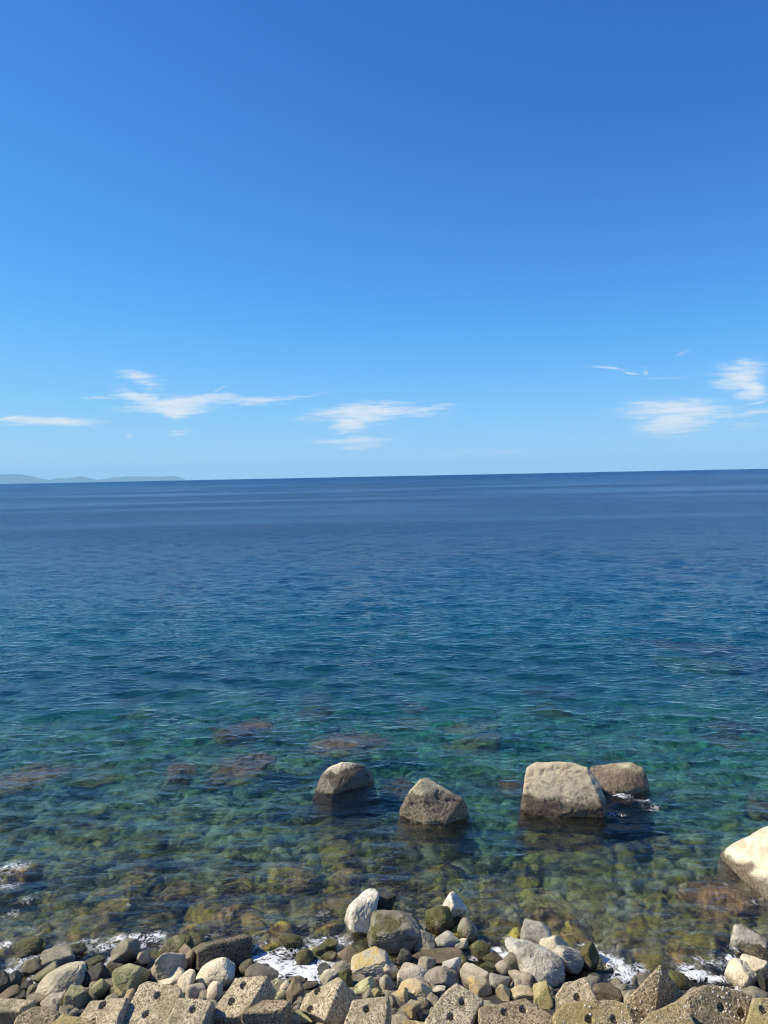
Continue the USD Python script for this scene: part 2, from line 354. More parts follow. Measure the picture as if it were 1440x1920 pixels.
# ------------------------------------------------------------------ stone shapes
def planes_for(kind, r):
    if isinstance(kind, (list, tuple)): return np.array([k[:3] for k in kind], float), np.array([k[3] for k in kind], float), 13
    if kind == 'tri': base, p = [(-.82, -.1, .57, .62), (.82, -.1, .57, .62), (0, 0, -1, .62), (0, -.8, .6, .8), (0, .9, .3, .9), (-1, 0, -.3, .95), (1, 0, -.3, .95)], 11
    elif kind == 'peak': base, p = [(-.80, -.3, .5, .55), (.86, .1, .5, .55), (-.2, -.9, .35, .6), (0, .9, .4, .7), (0, 0, -1, .9), (-.9, 0, -.4, .8), (.9, 0, -.4, .8)], 18
    elif kind == 'slab': base, p = [(0, -.35, .93, .72), (0, .2, -1, .8), (-1, .1, .1, 1), (1, .1, .1, 1), (0, -.95, -.2, .95), (.6, -.5, .5, .9), (-.6, -.5, .5, .95), (0, 1, 0, 1)], 9
    elif kind == 'block': base, p = [(0, -.25, .97, .80), (-1, .05, .05, .88), (1, -.05, .05, .88), (0, -.95, .25, .85), (0, 1, 0, .9), (0, 0, -1, .9), (.7, 0, .7, 1.0), (-.7, -.2, .7, 1.02)], 16
    else: base, p = [], {'round': 9, 'egg': 5.5, 'angular': 18}.get(kind, 9)
    n = {'round': 13, 'egg': 30, 'angular': 11}.get(kind, 5)
    lo = {'round': .74, 'egg': .93, 'angular': .66}.get(kind, .86)
    d = r.normal(size=(n * 3, 3)); d /= np.linalg.norm(d, axis=1, keepdims=True)
    keep = []
    for v in d:                                                     # well spread directions
        if all(v @ k < 0.72 for k in keep): keep.append(v)
        if len(keep) == n: break
    keep = np.array(keep)
    N, D = keep, r.uniform(lo, 1.0, len(keep))
    if base:
        b = np.array(base, float); N = np.vstack([N, b[:, :3]]); D = np.concatenate([D + 0.1, b[:, 3] + r.uniform(-.05, .05, len(b))])
    return N, D, p

UNDER = []
def straight(px, py, z):
    d = ray(px, py); return np.array([0, 0, EYE]) + d * (z - EYE) / d[2]
SPHERES = {k: trimesh.creation.icosphere(k) for k in (2, 3, 4, 5, 6)}
def rock_shape(kind, seed, level=4, rough=0.05, seed_noise=None):
    """Unit rock: a smooth intersection of half-spaces with lumps and pits, within about -1..1."""
    r = np.random.default_rng(seed)
    N, D, p = planes_for(kind, r)
    N = N / np.linalg.norm(N, axis=1, keepdims=True)
    s = SPHERES[level]; d = s.vertices
    rad = (np.maximum(d @ N.T, 0) / D) ** p
    rad = np.maximum(rad.sum(1), 1e-9) ** (-1 / p)
    rad = np.minimum(rad, 1.7)
    v = d * rad[:, None]
    off = r.uniform(0, 50, 3)
    v = v * (1 + rough * 2.0 * (meshkit.fbm(v * 1.6 + off, 3, seed) - 0.5))[:, None]
    v = v * (1 + rough * 0.75 * (meshkit.fbm(v * 7 + off, 3, seed + 3) - 0.5))[:, None]
    crease = np.abs(meshkit.fbm(v * 1.9 + off + 5, 3, seed + 9) - 0.5)
    v = v * (1 - rough * 0.55 * np.exp(-(crease / 0.018) ** 2))[:, None]
    return v, np.array(s.faces)

def frame(C):
    """Right, away and up at a point, seen from the shore where the photographer stands."""
    a = np.array([C[0], C[1], 0]); a /= np.linalg.norm(a)
    return np.array([a[1], -a[0], 0]), a, np.array([0, 0, 1.0])

def scale_at(C): return ((C - [0, 0, EYE]) @ fw) / FPX              # metres per photograph pixel

def settle(px, py, h, sink=0.55):
    z = 0.3
    for _ in range(25):
        C = at(px, py, z)
        z = 0.5 * z + 0.5 * (float(ground_height(C[0], C[1])) + sink * h / 2 * scale_at(C))
    return at(px, py, max(z, 0.03 + 0.06 * h * scale_at(at(px, py, 0))) if sink else z)

def stone(px, py, w, h, ang, kind, mat, label, z=None, name='shore_stone', group=None, level=None, rough=0.075, seed=None, sink=0.55, deep=1.0, category='stone', wl=None):
    if wl:                                                          # the picture row where the front of the stone meets the water
        y = at(px, wl, 0.0)[1] + 0.36 * w * scale_at(at(px, wl, 0.0)); d = ray(px, py); z = EYE + d[2] * y / d[1]
    C = straight(px, py, z) if wl else at(px, py, z) if z is not None else settle(px, py, h, sink)
    s = scale_at(C); R, A, U = frame(C)
    seed = seed if seed is not None else int(px * 7 + py * 13)
    level = level or (5 if max(w, h) > 44 else 4)
    v, f = rock_shape(kind, seed, level, rough)
    e = math.atan2(EYE - C[2], np.hypot(C[0], C[1]))
    t = math.radians(ang); ct, st = math.cos(t), math.sin(t)
    a, b, c = w / 2 * s, (w + h) / 4 * s * deep, h / 2 * s
    for _ in range(3):
        q = v * [a, b, c]
        x, zz_ = q[:, 0] * ct - q[:, 2] * st, q[:, 0] * st + q[:, 2] * ct
        iy = zz_ * math.cos(e) + q[:, 1] * math.sin(e)
        long_, short = x * ct + iy * st, -x * st + iy * ct          # extents along the stone's own axes in the picture
        a *= w * s / np.ptp(long_); k = h * s / np.ptp(short); c *= k; b *= k ** 0.6
    q = v * [a, b, c]
    x, zz_ = q[:, 0] * ct - q[:, 2] * st, q[:, 0] * st + q[:, 2] * ct
    iy = zz_ * math.cos(e) + q[:, 1] * math.sin(e)
    dx, dy = (x.max() + x.min()) / 2, (iy.max() + iy.min()) / 2
    W = C - R * dx - U * dy / math.cos(e) + x[:, None] * R + q[:, 1:2] * A + zz_[:, None] * U
    p = put(name, (W, f), MAT[mat])
    low = W[:, 2].min() - float(ground_height(C[0], C[1]))
    if name == 'shore_stone' and low > 0.02: UNDER.append((C[0], C[1], W[:, 2].min(), a))
    return tag(p, label, category, group)

def manifold_hull(points, r):
    b = manifold3d.Manifold.sphere(r, 14)
    return manifold3d.Manifold.batch_hull([b.translate(tuple(map(float, p))) for p in points])

def roughen(m, seed, big=0.014, small=0.0065, cell=0.0135, crack=0.0):
    m = m.refine_to_length(cell)
    t = m.to_mesh(); v, f = np.array(t.vert_properties[:, :3], float), np.array(t.tri_verts)
    tm = trimesh.Trimesh(v, f, process=True)
    v, f, n = np.array(tm.vertices), np.array(tm.faces), np.array(tm.vertex_normals)
    o = seed * 3.7
    k = 0.014 / big if crack else 1.0
    d = (meshkit.fbm(v * 6 * (0.45 if crack else 1) + o, 3, seed) - 0.5) * 2 * big + (meshkit.fbm(v * 38 * (0.4 if crack else 1) + o, 3, seed + 7) - 0.5) * 2 * small
    if crack:
        q = np.abs(meshkit.fbm(v * [2.2, 2.2, 3.6] + o + 9, 3, seed + 11) - 0.5)
        d -= crack * np.exp(-(q / 0.008) ** 2)
    return v + n * d[:, None], f

# ------------------------------------------------------------------ boulders standing in the water
def hull_rock(px0, wl, pts, label, mat, seed, radius=0.09, cell=0.032, big=0.035, small=0.009):
    """A boulder as the rounded hull of its corners: (px, py, metres behind the front waterline), or 'w' for corners that stand on the water line."""
    F0 = at(px0, wl, 0.0); A = F0 / np.linalg.norm(F0); D0 = np.linalg.norm(F0)
    P = []
    for (px, py, dd) in pts:
        d = ray(px, py)
        if dd == 'w':
            q = at(px, py, 0.0); P.append(q)
        else:
            q = np.array([0, 0, EYE]) + d * (D0 + dd) / (d @ A); P.append(q)
    P = np.array(P); mid = P.mean(0)
    low = [np.array([p[0] + (p[0] - mid[0]) * 0.12, p[1] + (p[1] - mid[1]) * 0.12, -0.75]) for p in P]
    deep = [np.array([p[0] + (p[0] - mid[0]) * 0.05, p[1] + (p[1] - mid[1]) * 0.05, -1.6]) for p in P]
    P = [p + (mid - p) / np.linalg.norm(mid - p) * radius * 0.9 for p in P]
    m = manifold_hull(P + low + deep, radius)
    v, f = roughen(m, seed, big, small, cell, crack=0.022)
    tag(put('boulder', (v, f), MAT[mat]), label, 'boulder')

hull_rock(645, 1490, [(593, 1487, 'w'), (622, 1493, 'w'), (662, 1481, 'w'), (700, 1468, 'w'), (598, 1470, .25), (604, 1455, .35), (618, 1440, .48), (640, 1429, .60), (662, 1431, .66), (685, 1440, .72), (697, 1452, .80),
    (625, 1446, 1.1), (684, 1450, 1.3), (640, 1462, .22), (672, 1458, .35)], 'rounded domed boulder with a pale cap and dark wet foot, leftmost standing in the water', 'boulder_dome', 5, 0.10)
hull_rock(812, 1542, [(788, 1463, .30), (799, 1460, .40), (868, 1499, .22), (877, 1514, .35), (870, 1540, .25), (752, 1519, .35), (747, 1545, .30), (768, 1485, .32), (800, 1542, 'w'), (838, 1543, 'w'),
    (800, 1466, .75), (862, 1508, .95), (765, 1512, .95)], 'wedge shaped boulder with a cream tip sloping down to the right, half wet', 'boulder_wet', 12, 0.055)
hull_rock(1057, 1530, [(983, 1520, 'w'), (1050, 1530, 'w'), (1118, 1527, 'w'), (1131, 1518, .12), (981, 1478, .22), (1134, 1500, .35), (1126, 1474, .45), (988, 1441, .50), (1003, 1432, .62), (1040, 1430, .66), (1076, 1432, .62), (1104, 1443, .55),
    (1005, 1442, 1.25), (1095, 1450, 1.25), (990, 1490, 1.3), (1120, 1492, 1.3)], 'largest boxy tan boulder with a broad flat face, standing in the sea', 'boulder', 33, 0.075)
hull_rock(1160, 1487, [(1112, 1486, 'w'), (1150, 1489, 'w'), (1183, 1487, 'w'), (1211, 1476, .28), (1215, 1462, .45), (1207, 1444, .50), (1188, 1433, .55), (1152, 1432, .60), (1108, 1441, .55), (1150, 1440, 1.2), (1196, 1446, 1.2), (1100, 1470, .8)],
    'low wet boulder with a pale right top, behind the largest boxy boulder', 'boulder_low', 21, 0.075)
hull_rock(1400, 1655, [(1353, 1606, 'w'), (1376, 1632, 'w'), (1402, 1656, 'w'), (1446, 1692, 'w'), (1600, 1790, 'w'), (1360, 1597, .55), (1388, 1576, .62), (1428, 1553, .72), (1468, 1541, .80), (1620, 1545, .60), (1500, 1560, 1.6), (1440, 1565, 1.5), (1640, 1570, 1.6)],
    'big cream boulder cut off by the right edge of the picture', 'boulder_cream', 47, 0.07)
# ------------------------------------------------------------------ rocks under the surface
RK = [  # px, py, w, h, angle, centre depth, material, label
    (1342, 1680, 150, 80, -4, -0.25, 'brown_reef', 'broad brown algae covered rock just under the water beside the big cream boulder'),
    (455, 1364, 116, 44, 2, -0.30, 'reef', 'oval reddish brown rock just under the surface, farthest left of the dark patches'),
    (650, 1387, 158, 42, 3, -0.32, 'reef', 'long flat brown rock under the surface beyond the domed boulder'),
    (592, 1310, 80, 30, 3, -0.65, 'reef', 'faint brown rock under the surface beyond the long flat one'),
    (452, 1433, 140, 48, 12, -0.26, 'reef', 'long dark red rock just awash left of the domed boulder'),
    (335, 1440, 72, 46, 14, -0.34, 'reef', 'short sunken rock with a dark blue shadow left of the long awash rock'),
    (40, 1455, 190, 34, 4, -0.22, 'reef', 'long low rock awash at the left edge of the picture'),
    (175, 1440, 90, 26, 3, -0.55, 'reef', 'small sunken rock right of the long low rock at the left edge'),
    (885, 1364, 120, 38, 6, -0.7, 'floor_stone', 'faint greenish rock under the surface beyond the wedge boulder'),
    (745, 1462, 70, 42, -3, -0.42, 'reef', 'dark sunken rock between the domed and the wedge boulders'),
    (962, 1467, 60, 34, 0, -0.30, 'reef', 'dark brown rock awash against the left side of the largest boulder'),
    (1366, 1360, 100, 30, -6, -0.6, 'reef', 'brown sunken rock far right beyond the boulders'),
    (770, 1326, 64, 26, -4, -0.75, 'reef', 'faint small rock under the surface in mid picture'),
    (1030, 1297, 100, 30, -4, -0.85, 'reef', 'faint rock under the surface right of the picture centre'),
    (1305, 1212, 170, 30, -3, -1.0, 'reef', 'faint large rock far out under the water on the right'),
    (255, 1313, 64, 22, 3, -0.6, 'reef', 'small dark rock far out under the water on the left'),
    (1440, 1497, 80, 40, -5, -0.5, 'reef', 'sunken brown rock at the right edge beyond the cream boulder'),
    (28, 1640, 100, 60, 3, -0.22, 'algae', 'brown rock washed over by white foam at the left edge'),
    (1050, 1560, 170, 90, -3, -0.85, 'algae', 'sunken algae covered rock in front of the largest boulder'),
    (815, 1560, 150, 80, -3, -0.95, 'algae', 'sunken pale brown foot rock in front of the wedge boulder'),
    (640, 1590, 70, 40, 2, -0.5, 'algae', 'brown sunken rock in front of the domed boulder'),
    (545, 1640, 110, 62, 5, -0.32, 'algae', 'large yellowish algae rock under shallow water left of the tall white stone'),
    (655, 1640, 90, 56, -6, -0.35, 'algae', 'olive algae rock under shallow water beyond the tall white stone'),
    (330, 1668, 70, 40, -5, -0.32, 'algae', 'orange brown sunken rock in the shallow water on the left'),
    (262, 1642, 64, 44, 0, -0.35, 'algae', 'round brown sunken rock left of the orange brown one'),
    (210, 1702, 70, 40, 14, -0.25, 'algae', 'yellow brown rock just awash in the left shallows'),
    (400, 1720, 90, 56, 18, -0.22, 'algae', 'bright olive rock just under the water beyond the dark block'),
    (440, 1705, 60, 40, -4, -0.22, 'algae', 'foam topped olive rock in the left shallows'),
    (620, 1690, 80, 46, -8, -0.28, 'algae', 'weed covered rock touching the tall white stone'),
    (740, 1615, 80, 40, 0, -0.5, 'algae', 'brown weed covered rock in the water beyond the twin stones'),
    (1062, 1714, 60, 42, -4, -0.28, 'algae', 'yellowish algae rock in the shallows beyond the white capped stone'),
    (950, 1731, 60, 28, -2, -0.14, 'algae', 'low brown weedy rock awash beyond the olive wet stone'),
    (1310, 1764, 62, 34, -4, -0.18, 'algae', 'brown rock just under the water left of the pale topped stone at right'),
    (1357, 1760, 40, 34, -8, -0.12, 'moss', 'round olive rock awash left of the pale topped stone at right'),
    (1353, 1787, 36, 20, -4, -0.05, 'moss', 'small yellow olive stone awash near the right foam'),
    (1295, 1794, 90, 44, -8, -0.16, 'algae', 'olive weed bed rock under the water beyond the right foam'),
    (1225, 1800, 80, 44, -6, -0.16, 'algae', 'reddish brown weedy rock under the water behind the pointed block'),
    (1420, 1790, 60, 50, -5, -0.06, 'moss', 'mossy brown rock behind the pale heart shaped stone at right'),
    (1010, 1690, 90, 46, 0, -0.4, 'algae', 'dark weedy rock under water in the right shallows'),
]
for (px, py, w, h, a, z, m, lab) in RK:
    near = py > 1600
    stone(px, py, w, h, a, 'round', m, lab, z=z, name='submerged_rock', category='rock', level=5, rough=0.16, deep=1.3 if near else 1.7)

# ------------------------------------------------------------------ stones of the shore, one by one
ST = [  # px, py, w, h, angle, kind, material, label
    (52, 1777, 54, 36, -10, 'round', 'moss', 'brown mossy stone with foam at its foot, far left waterline'),
    (107, 1797, 62, 38, 3, 'block', 'slate', 'blunt brown stone with flat lit side standing in left foam'),
    (236, 1789, 56, 44, 25, 'angular', 'slate', 'grey brown lopsided stone in the left foam'),
    (268, 1797, 20, 26, 70, 'angular', 'beige', 'small cream stone upright in the foam between two darker ones'),
    (330, 1779, 62, 42, 10, 'round', 'moss', 'olive mossy stone behind the pale angular one'),
    (354, 1797, 30, 46, 35, 'angular', 'brown', 'brown pitted stone leaning against the big dark block'),
    (404, 1828, 72, 50, 8, 'round', 'pale', 'broad pale cobble in front of the big dark block'),
    (325, 1813, 66, 50, 22, 'angular', 'pale', 'pale angular stone with flat lit face in front of mossy one'),
    (293, 1819, 26, 44, -28, 'egg', 'slate', 'thin dark grey slab leaning on the pale angular stone'),
    (322, 1834, 52, 24, 22, 'slab', 'pale', 'narrow pale slab lying across the pale angular stone'),
    (350, 1845, 30, 46, -35, 'round', 'pale', 'pale oblong cobble leaning right above the single hole block'),
    (366, 1861, 36, 27, 5, 'egg', 'beige', 'pinkish grey oval cobble above the single hole block'),
    (402, 1861, 28, 38, -38, 'egg', 'beige', 'upright grey oval cobble beside the pinkish one'),
    (247, 1836, 66, 46, -18, 'angular', 'green', 'yellow green stone with moss on its upper edge'),
    (214, 1822, 34, 32, 35, 'round', 'brown', 'brown stone behind the yellow green mossy one'),
    (188, 1829, 48, 42, 20, 'angular', 'dark', 'dark olive angular stone wet from the left foam'),
    (111, 1844, 98, 50, 20, 'round', 'grey', 'large smooth grey oval stone at left, longest of the cobbles'),
    (142, 1872, 46, 44, -35, 'angular', 'green', 'yellow green pointed cobble below the large grey oval'),
    (186, 1856, 36, 32, 10, 'angular', 'green', 'pale green blunt cobble below the flat brown stone'),
    (194, 1846, 54, 20, -8, 'slab', 'grey', 'flat grey brown stone behind the pale green cobble'),
    (160, 1859, 22, 12, 0, 'round', 'green', 'small flat olive pebble left of the pale green cobble'),
    (172, 1871, 22, 14, -10, 'egg', 'green', 'small yellow green pebble above the left single hole block'),
    (213, 1858, 16, 15, 0, 'round', 'green', 'tiny green pebble beside the yellowish wedge pebble'),
    (227, 1862, 32, 24, -25, 'angular', 'yellow', 'yellowish wedge pebble left of the double hole block'),
    (244, 1873, 24, 30, 15, 'round', 'tan', 'tan pebble wedged against the double hole block'),
    (102, 1880, 42, 30, 18, 'angular', 'beige', 'beige slanting cobble below the large grey oval'),
    (76, 1875, 30, 17, -10, 'round', 'tan', 'tan flat pebble left of the beige slanting cobble'),
    (137, 1900, 20, 16, 0, 'round', 'slate', 'small dark grey pebble above the yellowish low block'),
    (26, 1840, 32, 32, 15, 'round', 'dark', 'wet dark stone with shining top at far left'),
    (3, 1850, 30, 50, 0, 'block', 'dark', 'black wet stone cut by the left edge'),
    (46, 1853, 32, 18, 20, 'angular', 'dark', 'small wet dark stone between shining stone and grey oval'),
    (64, 1856, 26, 18, 30, 'angular', 'moss', 'olive wet pebble touching the grey oval'),
    (84, 1828, 46, 26, 25, 'angular', 'moss', 'dark olive stone behind the large grey oval'),
    (59, 1814, 38, 26, 20, 'round', 'moss', 'mossy low stone in the left foam'),
    (16, 1866, 42, 20, 15, 'slab', 'brown', 'flat brown wet stone above the left corner slab'),
    (36, 1868, 28, 14, 10, 'slab', 'dark', 'thin dark wet stone above the left corner slab'),
    (140, 1782, 40, 22, -10, 'round', 'moss', 'low olive stone awash right of the blunt brown stone'),
    (176, 1805, 40, 20, -5, 'round', 'moss', 'low olive stone awash before the lopsided grey one'),
    (143, 1816, 46, 18, -8, 'round', 'moss', 'low mossy stone behind the top of the large grey oval'),
    (463, 1817, 34, 26, 35, 'egg', 'moss', 'green weed covered stone beside the big dark block'),
    (500, 1827, 78, 30, -20, 'egg', 'slate', 'olive grey long slab stone beside the two hole block'),
    (492, 1817, 26, 16, 0, 'round', 'dark', 'small dark stone behind the olive grey long one'),
    (679, 1722, 68, 92, 8, 'round', 'white', 'tall white granite stone at the water edge'),
    (720, 1696, 44, 46, -35, 'round', 'dark', 'black weedy stone behind the tall white one'),
    (742, 1752, 104, 76, -6, 'round', 'halfmoss', 'large stone half covered in green moss beside the tall white one'),
    (852, 1703, 44, 50, 10, 'round', 'white', 'rounded white topped stone at the water edge, right of the pair'),
    (824, 1729, 50, 50, 10, 'round', 'moss', 'mossy grey stone in front of the white topped one'),
    (794, 1768, 46, 42, 8, 'tri', 'pale', 'pale triangular stone with rounded corners'),
    (838, 1767, 42, 34, 12, 'round', 'white', 'white kidney shaped cobble right of the triangular one'),
    (864, 1770, 26, 18, 5, 'round', 'pale', 'small pale cobble touching the white kidney'),
    (877, 1748, 36, 48, 12, 'egg', 'halfmoss', 'egg shaped brown stone with a pale spot, behind white kidney'),
    (696, 1810, 72, 54, 12, 'block', 'yellow_top', 'squat stone with bright yellow hollow top and dark underside'),
    (733, 1820, 26, 40, 12, 'angular', 'pale', 'upright pale stone right of the yellow topped one'),
    (759, 1797, 30, 34, 18, 'round', 'dark', 'wet brown black stone under the mossy large one'),
    (655, 1792, 44, 30, -8, 'round', 'brown', 'dark brown wet stone left of the yellow topped one'),
    (571, 1796, 32, 30, 0, 'egg', 'moss', 'round dark green ball stone surrounded by foam'),
    (545, 1766, 44, 26, -20, 'round', 'moss', 'olive stone awash at the top of the middle foam'),
    (618, 1772, 34, 22, 20, 'round', 'moss', 'olive long stone awash right of the round ball'),
    (600, 1782, 26, 16, 20, 'round', 'moss', 'small olive stone awash beside the long one'),
    (617, 1794, 30, 18, 0, 'round', 'moss', 'low green stone in the foam right of the ball'),
    (822, 1792, 100, 26, 4, 'slab', 'brown', 'long flat brown wet stone under the triangular one'),
    (801, 1813, 34, 34, 10, 'round', 'grey', 'grey round cobble behind the beige pair'),
    (847, 1816, 36, 36, 0, 'angular', 'white', 'knobbly white cobble right of the grey round one'),
    (870, 1806, 20, 22, -20, 'egg', 'moss', 'olive cobble above the small pale oval'),
    (874, 1818, 17, 24, -20, 'egg', 'pale', 'small pale oval pebble right of the knobbly white one'),
    (901, 1782, 38, 32, 5, 'round', 'moss', 'rounded olive wet stone beside small foam'),
    (926, 1799, 40, 26, -18, 'round', 'moss', 'olive stone just left of the small beige ribbed stone'),
    (944, 1815, 30, 24, -10, 'egg', 'beige', 'beige ribbed oval pebble left of the large speckled oval'),
    (916, 1815, 34, 18, -10, 'round', 'moss', 'dark olive pebble under the olive stone'),
    (778, 1833, 62, 40, -18, 'round', 'beige', 'greyish beige cobble behind the large tan one'),
    (776, 1860, 64, 42, -8, 'round', 'tan', 'large tan cobble with orange stain in mid foreground'),
    (826, 1834, 64, 38, -14, 'round', 'beige', 'broad beige cobble between the grey round and tan stones'),
    (815, 1850, 30, 14, -40, 'round', 'beige', 'narrow beige stone under the broad beige cobble'),
    (822, 1857, 26, 16, 0, 'round', 'pale', 'small pale pebble at the top of the twin ring block'),
    (890, 1834, 52, 44, 5, 'round', 'pale', 'pale beige cobble right of the twin ring block'),
    (900, 1852, 46, 34, -12, 'angular', 'tan', 'tan cobble in front of the pale beige one'),
    (932, 1846, 24, 24, 0, 'egg', 'speckled', 'small speckled pebble left of the flat beige one'),
    (724, 1847, 24, 32, 10, 'egg', 'grey', 'upright grey oval pebble beneath the upright pale stone'),
    (683, 1852, 42, 28, 15, 'angular', 'green', 'yellow green angular stone under the yellow topped one'),
    (706, 1863, 24, 16, 12, 'angular', 'yellow', 'little yellowish stone on top of the square single hole block'),
    (749, 1875, 34, 44, -25, 'round', 'tan', 'tan brown stone leaning under the large tan cobble'),
    (735, 1884, 16, 30, -10, 'round', 'slate', 'narrow dark stone at the right side of the square block'),
    (756, 1886, 20, 20, -30, 'round', 'grey', 'small grey stone below the tan brown one'),
    (770, 1897, 36, 40, -25, 'angular', 'tan', 'tan square edged stone below the large tan cobble'),
    (786, 1904, 14, 22, 20, 'angular', 'brown', 'small brown stone in the shadow of the tan square edged one'),
    (632, 1902, 24, 36, -15, 'egg', 'green', 'yellowish upright egg stone between two blocks at the bottom'),
    (572, 1907, 66, 26, -2, 'slab', 'green', 'pale green long stone lying below the tilted one hole block'),
    (519, 1847, 28, 22, 5, 'angular', 'green', 'pale green pebble right of the two hole block'),
    (533, 1852, 16, 26, -35, 'egg', 'beige', 'narrow beige pebble beside the pale green one'),
    (526, 1869, 24, 18, 5, 'egg', 'green', 'pale round pebble on the front tan block'),
    (553, 1860, 34, 46, -6, 'angular', 'brown', 'brown upright broken stone left of the tilted block'),
    (556, 1838, 32, 14, -4, 'round', 'brown', 'thin brown stone on top of the broken upright one'),
    (650, 1841, 26, 40, 25, 'angular', 'moss', 'mossy dark yellow stone right of the tilted block'),
    (616, 1831, 36, 22, 12, 'round', 'grey', 'grey wet cobble behind the tilted block'),
    (608, 1818, 28, 20, 20, 'round', 'dark', 'dark wet cobble at the lower edge of the middle foam'),
    (642, 1817, 40, 26, -8, 'round', 'slate', 'olive grey wet stone left below the yellow topped one'),
    (579, 1848, 36, 14, 18, 'round', 'moss', 'low green stone at the back edge of the tilted block'),
    (672, 1860, 20, 14, 0, 'round', 'green', 'tiny greenish pebble behind the square block'),
    (1003, 1757, 58, 54, -5, 'block', 'speckled', 'white capped dark sided stone at the water edge'),
    (978, 1790, 66, 46, -32, 'round', 'white', 'white granite oval lying behind the large speckled one'),
    (1013, 1817, 92, 68, -24, 'round', 'speckled', 'largest speckled grey oval stone in the right foreground'),
    (1040, 1781, 56, 44, -15, 'round', 'pale', 'pale granite stone behind the pitted pale one'),
    (1066, 1803, 58, 52, -40, 'round', 'speckled', 'pitted pale granite stone leaning right of the speckled oval'),
    (1103, 1796, 36, 52, -12, 'round', 'moss', 'olive stone ringed by foam right of the pitted granite'),
    (961, 1806, 36, 36, -25, 'round', 'slate', 'mauve grey stone left of the white granite oval'),
    (937, 1845, 38, 30, -8, 'round', 'speckled', 'speckled cobble with shaded right side beneath the ribbed pebble'),
    (970, 1832, 34, 22, -5, 'round', 'beige', 'beige pebble under the white granite oval'),
    (975, 1846, 34, 24, 15, 'angular', 'grey', 'grey pebble with dark side in front of the beige one'),
    (986, 1842, 30, 32, -40, 'round', 'beige', 'slanting beige cobble under the largest speckled oval'),
    (979, 1862, 50, 24, 0, 'round', 'tan', 'olive tan flat cobble left of the yellow pointed stone'),
    (1018, 1869, 40, 48, -14, 'peak', 'yellow', 'yellow pointed stone with a sharp ridge'),
    (943, 1863, 30, 26, -35, 'angular', 'tan', 'tan triangular pebble above the two hole right block'),
    (1040, 1915, 34, 16, -5, 'round', 'tan', 'small tan stone at the bottom between two right blocks'),
    (1138, 1862, 52, 30, -6, 'block', 'brown', 'dark brown block shaped stone right of the square cut block'),
    (1117, 1836, 26, 20, -10, 'round', 'dark', 'dark wet stone above the square cut block'),
    (1279, 1842, 50, 28, -25, 'egg', 'moss', 'smooth green brown stone right of the pointed block'),
    (1404, 1763, 60, 42, -8, 'block', 'speckled', 'pale topped stone at the right waterline'),
    (1390, 1832, 56, 56, 12, 'round', 'pale', 'pale heart shaped stone at the right, left lobe'),
    (1412, 1826, 44, 56, -12, 'round', 'pale', 'pale stone leaning against the heart lobe at far right'),
    (1430, 1868, 22, 10, 0, 'round', 'pale', 'small white pebble above the right corner block'),
    (1176, 1868, 30, 20, 20, 'round', 'dark', 'dark wet pebble in the right foam beside the pointed block'),
    (1436, 1844, 26, 50, 0, 'round', 'dark', 'black wet stone at the right edge behind the corner block'),
]
for (px, py, w, h, a, k, m, lab) in ST:
    stone(px, py, w * 1.07, h * 1.07, a, k, m, lab, group='stones along the shore')

# ------------------------------------------------------------------ concrete armour blocks with lifting holes
def concrete_material(name, light, dark, yellow=0.0, tide=0.0):
    g = Graph()
    P = g.add('geometry') + '.position'
    cell = g.add('voronoi_texture', dimensions='3D', feature='f1', vector=P, scale=62.0)
    edge = g.add('voronoi_texture', dimensions='3D', feature='distance_to_edge', vector=P, scale=62.0)
    tint = g.add('separate_color', color=cell + '.color')
    big = g.noise(P, 4.0, 4.0, 0.6, 0.3); mid = g.noise(P, 30.0, 4.0, 0.7)
    col = g.ramp(tint + '.r', [(0.0, tuple(c * 0.35 for c in dark)), (0.30, dark), (0.55, light), (0.85, light), (1.0, tuple(min(0.8, c * 1.35) for c in light))])
    col = g.mix(g.smooth(mid, 0.56, 0.70, 0.0, 0.65), col, tuple(c * 0.30 for c in dark))
    col = g.mix(g.smooth(edge + '.distance', 0.10, 0.0, 0.0, 0.6), col, tuple(c * 0.30 for c in dark))
    col = g.mix(g.smooth(big, 0.42, 0.66, 0.0, 0.55), col, tuple(c * 0.75 for c in dark))
    col = g.mix(g.smooth(g.noise(g.mapped(P, (1, 1, 1), (7, 3, 5)), 2.3, 5.0, 0.65, 0.8), 0.50, 0.64, 0.0, 0.6), col, (0.20, 0.17, 0.085))
    if yellow: col = g.mix(g.smooth(g.noise(P, 3.0, 4.0, 0.6, 0.5), 0.40, 0.60, 0.0, yellow), col, (0.36, 0.28, 0.10))
    h = g.math('multiply_add', mid, 1.2, g.math('multiply', edge + '.distance', 0.9))
    bump = g.add('bump', height=h, strength=1.0, distance=0.014) + '.normal'
    s = g.add('principled_bsdf', base_color=col, roughness=0.88, normal=bump, specular_ior_level=0.25)
    return g.make(name, surface=s + '.BSDF')

